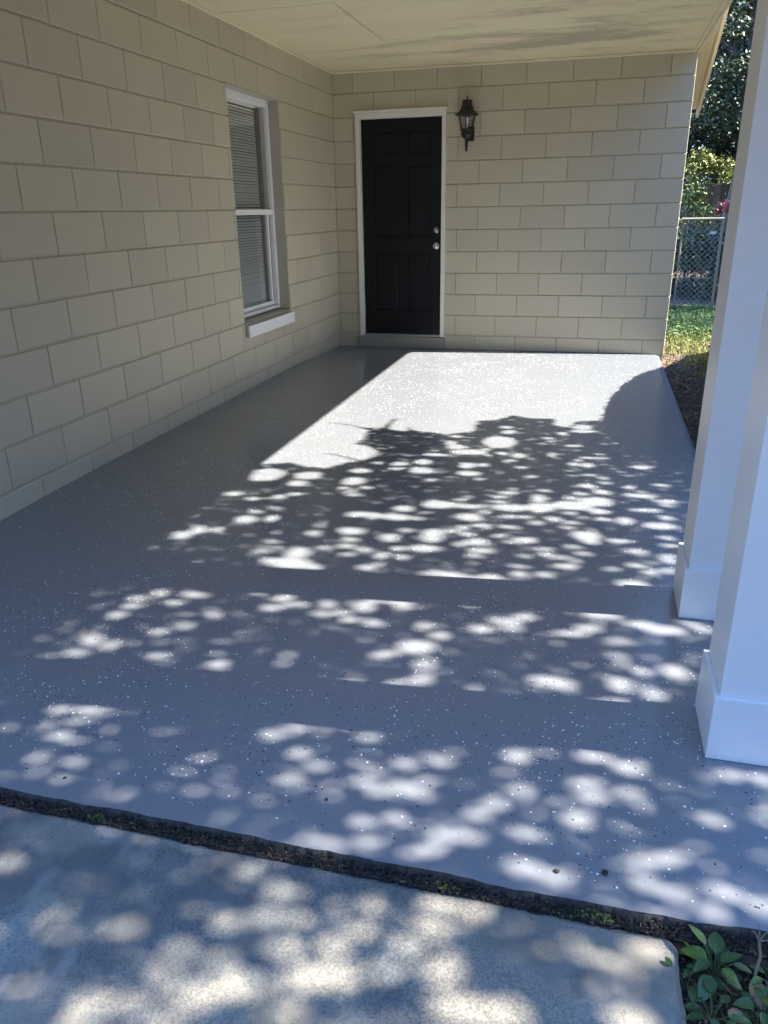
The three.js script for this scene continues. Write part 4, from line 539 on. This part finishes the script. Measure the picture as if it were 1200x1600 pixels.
{ // chain link gate and the fence on both sides of it
  const z = -4.0, g = thing('chain_link_gate', 'galvanised chain link gate across the side yard', 'gate', [0, 0, z]);
  pipe(g, 'top_rail', [3.64, 1.16, 0], [4.19, 1.16, 0], 0.021); pipe(g, 'bottom_rail', [3.66, 0.02, 0], [4.17, 0.02, 0], 0.007);
  pipe(g, 'gate_upright', [3.66, 0.0, 0], [3.66, 1.16, 0], 0.012); pipe(g, 'gate_upright', [4.17, 0.0, 0], [4.17, 1.16, 0], 0.019); pipe(g, 'cross_bar', [3.66, 0.40, 0.01], [4.17, 0.40, 0.01], 0.004);
  part(g, 'wire_mesh', chainLink(3.67, 4.16, 0.03, 1.15, 0.022, 0.075), wireMat);
  part(g, 'gate_plate', box(0.075, 0.035, 0.003, 0.001), mat(0.5, 0.48, 0.42, 0.6), [4.06, 0.985, 0.03]);
  for (const y of [0.3, 0.85]) part(g, 'gate_hinge', box(0.05, 0.03, 0.05, 0.006), galv, [4.21, y, 0]);
  const p1 = thing('fence_post', 'thick galvanised gate post nearest the white columns', 'post', [4.245, GY, z], 'posts of the chain link fence'); pipe(p1, 'post_tube', [0, -0.1, 0], [0, 1.26, 0], 0.03); part(p1, 'post_cap', new THREE.SphereGeometry(0.033, 12, 8, 0, 6.3, 0, 1.6), galv, [0, 1.26, 0]);
  const p2 = thing('fence_post', 'galvanised gate post beside the end wall corner', 'post', [3.585, GY, z], 'posts of the chain link fence'); pipe(p2, 'post_tube', [0, -0.1, 0], [0, 1.22, 0], 0.026); part(p2, 'post_cap', new THREE.SphereGeometry(0.029, 12, 8, 0, 6.3, 0, 1.6), galv, [0, 1.22, 0]);
  const f = thing('chain_link_fence', 'chain link fence running right from the gate post', 'fence', [0, 0, z]);
  pipe(f, 'top_rail', [4.28, 1.16, 0], [8.4, 1.16, 0], 0.02); part(f, 'wire_mesh', chainLink(4.28, 8.4, 0.02, 1.15, 0.022, 0.075), wireMat); for (const x of [6.3, 8.4]) pipe(f, 'line_post', [x, GY - 0.1, 0], [x, 1.2, 0], 0.024);
}
{ // wooden fence, leaning panel and boards behind the gate
  const woodTex = tex(256, 256, (u, v) => { const k = 0.6 + 0.5 * fbm(u * 30, v * 3, 421, 4, 30); return [0.20 * k, 0.165 * k, 0.12 * k]; }, true);
  const tones = [1, 0.8, 1.2, 0.65].map((k) => new THREE.MeshStandardMaterial({ map: woodTex, color: new THREE.Color().setRGB(k, k, k), roughness: 0.9 }));
  const f = thing('wooden_fence', 'weathered board fence at the end of the side yard', 'fence', [0, 0, -11.2]), R = rng(61);
  for (let i = 0; i < 46; i++) part(f, i ? `fence_board_${String(i).padStart(3, '0')}` : 'fence_board', box(0.135, 1.78 + 0.05 * R(), 0.02, 0.003), tones[Math.floor(R() * 4)], [3.2 + i * 0.145, 0.86, (R() - 0.5) * 0.012], [0, 0, (R() - 0.5) * 0.012]);
  for (const y of [0.3, 1.4]) part(f, 'fence_rail', box(6.7, 0.09, 0.04, 0.004), tones[1], [6.5, y, -0.035]);
  const rust = mat(0.15, 0.085, 0.045, 0.9), wp = thing('wire_panel', 'rusty wire mesh panel propped up behind the gate', 'panel', [4.62, GY, -9.9]); wp.rotation.x = -0.1;
  for (let i = 0; i <= 14; i++) pipe(wp, 'panel_wire', [-0.34 + i * 0.0486, 0, 0], [-0.34 + i * 0.0486, 1.82, 0], 0.0055, rust); for (let i = 0; i <= 9; i++) pipe(wp, 'panel_wire', [-0.34, i * 0.2, 0.008], [0.34, i * 0.2, 0.008], 0.0055, rust);
  for (const [x, w, h, tilt, lab] of [[5.08, 0.11, 2.1, -0.09, 'pale board leaning on the trunk behind the gate'], [4.78, 0.06, 1.9, -0.13, 'thin grey pole leaning against the rusty panel']]) { const b = thing('leaning_board', lab, 'board', [x, GY, -9.5]); part(b, 'plank', box(w, h, 0.03, 0.004), mat(0.38, 0.38, 0.37, 0.8), [0, h / 2, 0]); b.rotation.z = tilt; b.rotation.x = -0.08; }
}
function tree(name, label, trunk, radii, clumps, per, size, tone, seed, warm = 0, group = 'trees behind the gate') {
  const T = thing(name, label, 'tree', [0, 0, 0], group), R = rng(seed);
  part(T, 'trunk', taper(trunk, radii, 12), bark);
  const top = trunk[trunk.length - 1];
  clumps.forEach((c, i) => { if (i % 2 === 0) part(T, 'limb', taper([trunk[trunk.length - 2], [(top[0] + c[0]) / 2, (top[1] + c[1]) / 2 + 0.2, (top[2] + c[2]) / 2], [c[0], c[1], c[2]]], [radii[radii.length - 1] * 0.7, 0.05, 0.015], 6), bark); });
  scatter(T, 'crown', leafLow, leafMat, crownItems(R, clumps, per, size, tone, warm));
}
function cloud(R, x0, x1, y0, y1, z0, z1, n, r0, r1) { const c = []; for (let i = 0; i < n; i++) c.push([lerp(x0, x1, R()), lerp(y0, y1, R()), lerp(z0, z1, R()), lerp(r0, r1, R())]); return c; }
{
  const R = rng(71);
  tree('oak_tree', 'dark leaning tree trunk with a dense crown behind the gate', [[4.93, GY - 0.1, -9.0], [4.97, 1.2, -9.0], [5.06, 2.6, -9.05], [5.2, 4.2, -9.1]], [0.14, 0.11, 0.09, 0.08], [...cloud(R, 3.4, 6.4, 2.6, 6.6, -10.4, -8.2, 34, 0.35, 0.75)], 330, 0.085, 0.5, 72);
  tree('oak_tree', 'tall thick trunked tree right of the leaning trunk', [[5.55, GY - 0.1, -8.4], [5.5, 1.5, -8.4], [5.42, 3.2, -8.5], [5.5, 5.0, -8.6]], [0.19, 0.16, 0.14, 0.1], [...cloud(R, 4.4, 8.2, 3.2, 8, -10, -7.2, 30, 0.4, 0.9)], 300, 0.09, 0.45, 73);
  tree('evergreen_tree', 'tall broad tree filling the sky behind the board fence', [[4.3, GY - 0.1, -14], [4.3, 3, -14], [4.4, 6, -14]], [0.24, 0.2, 0.12], [...cloud(R, 2.6, 8.5, 1.4, 9.0, -15.5, -12.4, 70, 0.7, 1.2)], 520, 0.12, 0.45, 74);
  tree('slender_tree', 'slender tree close behind the end wall corner', [[3.75, GY - 0.1, -6.4], [3.78, 1.3, -6.4], [3.7, 2.8, -6.45], [3.75, 4, -6.5]], [0.05, 0.045, 0.035, 0.02], [...cloud(R, 3.2, 4.5, 2.2, 4.4, -7.2, -5.9, 16, 0.25, 0.5)], 260, 0.06, 0.55, 75);
  tree('evergreen_tree', 'dark tree mass farthest behind the board fence', [[6, GY - 0.1, -19], [6, 4, -19], [6.1, 8, -19]], [0.3, 0.25, 0.15], [...cloud(R, 2.5, 10, 1.5, 10, -20, -17.5, 70, 1.0, 1.7)], 360, 0.2, 0.4, 76);
  tree('oak_tree', 'broad tree out of view right of the gate, placed to shade the end of the yard', [[9.8, GY - 0.1, -6], [9.7, 2, -6], [9.5, 4, -6], [9.4, 5.5, -6]], [0.22, 0.18, 0.13, 0.08], [...cloud(R, 7, 10.6, 3.2, 6.4, -10, -3.1, 60, 0.5, 0.9)], 300, 0.13, 0.6, 77);  // unseen tree, its crown set to keep the ground behind the gate dark
  const shrub = (name, lab, cl, per, size, tone, warm, seed, stem) => { const S = thing(name, lab, 'shrub', [0, 0, 0], 'shrubs behind the gate'); const r = rng(seed); part(S, 'stem', taper(stem, [0.03, 0.02, 0.008], 6), bark); scatter(S, 'foliage', leafLow, leafMat, crownItems(r, cl, per, size, tone, warm)); };
  shrub('leafy_shrub', 'bright leafy shrub at left behind the gate', cloud(R, 3.75, 4.45, 0.9, 1.7, -7.8, -7.0, 10, 0.2, 0.38), 220, 0.06, 1.5, 1, 81, [[4.1, GY - 0.05, -7.4], [4.1, 0.7, -7.4], [4.15, 1.5, -7.4]]);  // foliage coloured a brighter, warmer green
  shrub('leafy_shrub', 'dark bushy shrub low behind the gate mesh', cloud(R, 3.4, 5.6, 0.0, 0.85, -7.4, -5.2, 34, 0.28, 0.5), 200, 0.07, 0.5, 0, 82, [[4.5, GY - 0.05, -6.9], [4.5, 0.3, -6.9], [4.5, 0.8, -6.9]]);
  shrub('leafy_shrub', 'yellow green shrub in front of the board fence', cloud(R, 4.0, 5.0, 1.7, 2.3, -10.8, -10.2, 7, 0.2, 0.32), 200, 0.07, 1.4, 1.2, 83, [[4.5, GY - 0.05, -10.6], [4.5, 1.0, -10.6], [4.5, 2.1, -10.6]]);
  // red flowers above the gate rail
  for (const [x, y, zz, lab, sd] of [[4.62, 1.3, -7.6, 'small red and pink flowers just above the gate rail', 91], [5.0, 1.3, -7.9, 'dark red flowers beside the white column', 92]]) {
    const F = thing('flower_bush', lab, 'flowers', [x, GY, zz], 'red flowers behind the gate'), r = rng(sd);
    for (let s = 0; s < 5; s++) part(F, 'stem', taper([[0, 0, 0], [0.05 * (r() - 0.5), 0.7, 0.05 * (r() - 0.5)], [0.3 * (r() - 0.5), y + 0.04 + 0.1 * r(), 0.2 * (r() - 0.5)]], [0.012, 0.008, 0.004], 5), mat(0.05, 0.08, 0.03, 0.8));
    const it = []; for (let k = 0; k < 150; k++) { const s = 0.035 + 0.03 * r(); it.push({ p: V(0.26 * (r() - 0.5), y + 0.06 + 0.17 * (r() - 0.5), 0.2 * (r() - 0.5)), q: rq(r, 1), s: V(s, s, s * 1.5), c: sd === 91 && r() < 0.35 ? [0.7, 0.45, 0.45] : [0.4 + 0.2 * r(), 0.02, 0.05] }); }
    scatter(F, 'petals', leafLow, mat(1, 1, 1, 0.6), it);
  }
}

// ---------------------------------------------------------------- trees round the plot, outside the picture: placed to close off the low sky that the door and walls face
{
  const R = rng(141), proto = (() => {
    const T = new THREE.Group(); part(T, 'trunk', taper([[0, -0.2, 0], [0.1, 2, 0.1], [0, 4.5, 0]], [0.3, 0.24, 0.14], 10), bark);
    const r = rng(142), cl = cloud(r, -3, 3, 2.2, 8.6, -1.6, 1.6, 46, 0.8, 1.5).filter((c) => Math.hypot(c[0] / 3.3, (c[1] - 4.8) / 4.6) < 1);
    scatter(T, 'crown', leafLow, leafMat, crownItems(r, cl, 170, 0.34, 1)); return T;
  })();
  const spots = []; for (let i = 0; i < 9; i++) spots.push([-20 + i * 5.2, 21 + 3 * R(), 0.15 * R(), 1.3 + 0.3 * R()]); for (let i = 0; i < 5; i++) spots.push([17.5 + 2 * R(), -4 + i * 5, Math.PI / 2, 0.85 + 0.15 * R()]);
  for (const [x, z] of [[10.5, -16], [15.5, -15.2], [20.5, -12.5], [23.5, -7]]) spots.push([x, z, 0.4 * R(), 0.9 + 0.15 * R()]);
  spots.forEach(([x, z, a, s], i) => { const t = i ? proto.clone() : proto; t.name = numbered('unseen_tree'); t.position.set(x, GY, z); t.rotation.y = a; t.scale.setScalar(s); t.userData = { label: 'broad leafy tree out of view, placed to close off the low sky', category: 'tree', group: 'unseen trees that darken the door and walls' }; scene.add(t); });
}

// ---------------------------------------------------------------- small things in front
{ // weeds, litter and twig at the corner of the driveway
  const R = rng(101), veinTex = tex(128, 64, (u, v) => { const m = Math.abs(v - 0.5), vein = m < 0.03 ? 1 : Math.abs(((u * 7 - m * 5) % 1 + 1) % 1 - 0.5) < 0.06 ? 0.5 : 0, k = 0.75 + 0.4 * vnoise(u * 9, v * 9, 431) + 0.5 * vein; return [0.05 * k, 0.115 * k, 0.028 * k]; }, true);
  const greens = [[0.9, 0.85, 0.8], [1.25, 1.1, 0.9], [0.65, 0.7, 0.7], [1.6, 1.25, 0.8]].map((c) => new THREE.MeshPhysicalMaterial({ map: veinTex, color: new THREE.Color().setRGB(...c), roughness: 0.45, transmission: 0.18, thickness: 0 }));
  const shapes = [leafShape(1, 0.52, 0.35, 0.25, 7), leafShape(1, 0.62, 0.25, 0.4, 7), leafShape(1, 0.42, 0.4, 0.15, 7)];
  const stemMat = mat(0.07, 0.10, 0.03, 0.7);
  const weed = (x, z, n, len, tall, label, tone) => {
    const W = thing('weed_plant', label, 'weed', [x, -0.055, z], 'weeds beside the driveway corner');
    const off = R() * 6;
    for (let i = 0; i < n; i++) {
      const a = off + i * 2.4 + R() * 0.4, h = tall * (0.45 + 0.6 * (i / n)), r = 0.012 + 0.02 * R(), bx = Math.cos(a) * r, bz = -Math.sin(a) * r, s = len * (0.75 + 0.5 * R());
      part(W, 'stalk', tube([[0, 0, 0], [bx * 0.4, h * 0.6, bz * 0.4], [bx, h, bz]], 0.0011, 4, 4), stemMat);
      const l = part(W, 'leaf', shapes[Math.floor(R() * 3)], greens[tone ?? Math.floor(R() * 4)], [bx, h, bz]); l.scale.setScalar(s); l.rotation.set((R() - 0.5) * 0.5, a, 0.15 + 0.45 * (R() - 0.4), 'YXZ');
    }
  };
  weed(2.885, 6.712, 12, 0.042, 0.07, 'largest fresh green weed at the driveway corner');
  weed(2.835, 6.742, 5, 0.042, 0.05, 'dark weed leaning over the edge of the driveway', 2);
  weed(2.872, 6.80, 11, 0.032, 0.045, 'low weed beside the driveway at the picture bottom', 2);
  weed(2.965, 6.765, 10, 0.028, 0.045, 'weed right of the twig by the bottom corner', 0);
  weed(2.99, 6.705, 8, 0.024, 0.055, 'thin weed close to the slab at the right edge');
  weed(2.985, 6.80, 10, 0.026, 0.05, 'bright yellow green weed in the bottom right corner', 3);
  weed(2.86, 6.685, 4, 0.022, 0.04, 'tiny weed touching the pale driveway corner', 1);
  const dead = [0, 1, 2].map((i) => mat(0.2 + 0.08 * i, 0.12 + 0.06 * i, 0.07 + 0.035 * i, 0.8));
  const dl = (x, y, z, len, label, m = 0) => { const d = thing('dead_leaf', label, 'leaf', [x, y, z], 'dead leaves'); const p = part(d, 'blade', shapes[Math.floor(R() * 3)], dead[m]); p.scale.setScalar(len); d.rotation.set((R() - 0.5) * 0.5, R() * 6.3, (R() - 0.5) * 0.4, 'YXZ'); };
  dl(2.925, -0.03, 6.73, 0.05, 'brown dead leaf between the weeds and the twig'); dl(2.90, -0.035, 6.78, 0.045, 'reddish dead leaf below the largest weed'); dl(2.955, -0.03, 6.71, 0.05, 'grey brown dead leaf at the foot of the twig', 1); dl(2.93, -0.03, 6.81, 0.05, 'pale tan dead leaf at the bottom edge', 2); dl(2.87, -0.03, 6.765, 0.03, 'small cream dead leaf by the driveway side', 2); dl(2.945, -0.03, 6.775, 0.04, 'dark dead leaf under the right weeds');
  dl(2.962, 0.004, 4.73, 0.05, 'tan dead leaf on the slab beside the farther column', 2);
  const tw = thing('twig', 'dry broken twig standing beside the front edge of the slab', 'twig', [2.962, -0.055, 6.70]);
  part(tw, 'main_stem', taper([[0, 0, 0.02], [-0.004, 0.03, 0.005], [0.002, 0.065, -0.01], [-0.002, 0.095, -0.02]], [0.0035, 0.003, 0.0026], 6), mat(0.2, 0.16, 0.11, 0.9));
  for (const [dx, dy, dz] of [[-0.016, 0.02, 0.0], [0.014, 0.022, -0.004], [-0.004, 0.03, -0.01], [0.02, 0.008, 0.006]]) part(tw, 'twig_tip', taper([[-0.002, 0.092, -0.02], [-0.002 + dx * 0.6, 0.095 + dy * 0.8, -0.02 + dz * 0.5], [-0.002 + dx, 0.095 + dy, -0.02 + dz]], [0.002, 0.0015, 0.0008], 5), mat(0.22, 0.17, 0.12, 0.9));
  const gb = []; for (let k = 0; k < 420; k++) { const x = 2.835 + R() * 0.3, z = 6.67 + R() * 0.3, e = 0.02 + 0.035 * R(), k2 = 0.6 + R(); gb.push({ p: V(x, -0.056, z), q: new THREE.Quaternion().setFromEuler(eul.set((R() - 0.5) * 1.6, R() * 6.3, (R() - 0.5) * 1.6, 'YXZ')), s: V(0.0012 + 0.0016 * R(), e, e), c: R() < 0.55 ? [0.17 * k2, 0.13 * k2, 0.075 * k2] : [0.05 * k2, 0.085 * k2, 0.025 * k2] }); }
  const gg = scatter(scene, 'dry_grass', meshGeo([-0.5, 0, 0, 0.5, 0, 0, -0.3, 0.55, 0.12, 0.3, 0.55, 0.12, 0, 1, 0.42], [0, 1, 2, 1, 3, 2, 2, 3, 4]), mat(1, 1, 1, 0.8), gb); gg.userData = { kind: 'stuff', label: 'thin dry grass blades among the weeds by the driveway', category: 'grass' };
  const lit = []; for (let k = 0; k < 2600; k++) { const x = 2.83 + R() * 0.4, z = 6.66 + R() * 0.35, s = 0.006 + 0.022 * R() * R(), k2 = 0.3 + R(); lit.push({ p: V(x, -0.052 + 0.016 * R(), z), q: rq(R, 0.5), s: V(s, s, s * (R() < 0.4 ? 0.3 : 1)), c: R() < 0.22 ? [0.26 * k2, 0.18 * k2, 0.11 * k2] : [0.08 * k2, 0.054 * k2, 0.036 * k2] }); }
  const l = scatter(scene, 'corner_litter', leafLow, mat(1, 1, 1, 0.9), lit); l.userData = { kind: 'stuff', label: 'dark crumbled leaf litter around the weeds', category: 'leaf litter' };
  // crumbs of debris on the slab
  const rockMat = mat(0.03, 0.026, 0.022, 0.9);
  for (const [x, z, s, lab] of [[2.582, 6.567, 0.006, 'dark crumb of dirt in a sunlit patch near the slab edge'], [2.682, 6.547, 0.0075, 'largest dark crumb of dirt near the slab edge'], [2.028, 6.478, 0.0045, 'small dark crumb near the middle of the slab edge'], [1.353, 6.563, 0.0045, 'round black crumb near the left end of the slab edge']]) { const g = new THREE.IcosahedronGeometry(s, 1), P = g.attributes.position; for (let i = 0; i < P.count; i++) { const k = 0.75 + 0.5 * hash(Math.round(P.getX(i) * 1e5), Math.round(P.getY(i) * 1e5 + P.getZ(i) * 3e4), 7); P.setXYZ(i, P.getX(i) * k, P.getY(i) * k * 0.5, P.getZ(i) * k); } g.computeVertexNormals(); const d = shade(new THREE.Mesh(g, rockMat)); d.name = numbered('dirt_crumb'); d.position.set(x, floorY(x, z) + s * 0.42, z); d.userData = { label: lab, category: 'dirt', group: 'dirt crumbs on the slab' }; scene.add(d); }
}

renderer.render(scene, camera);
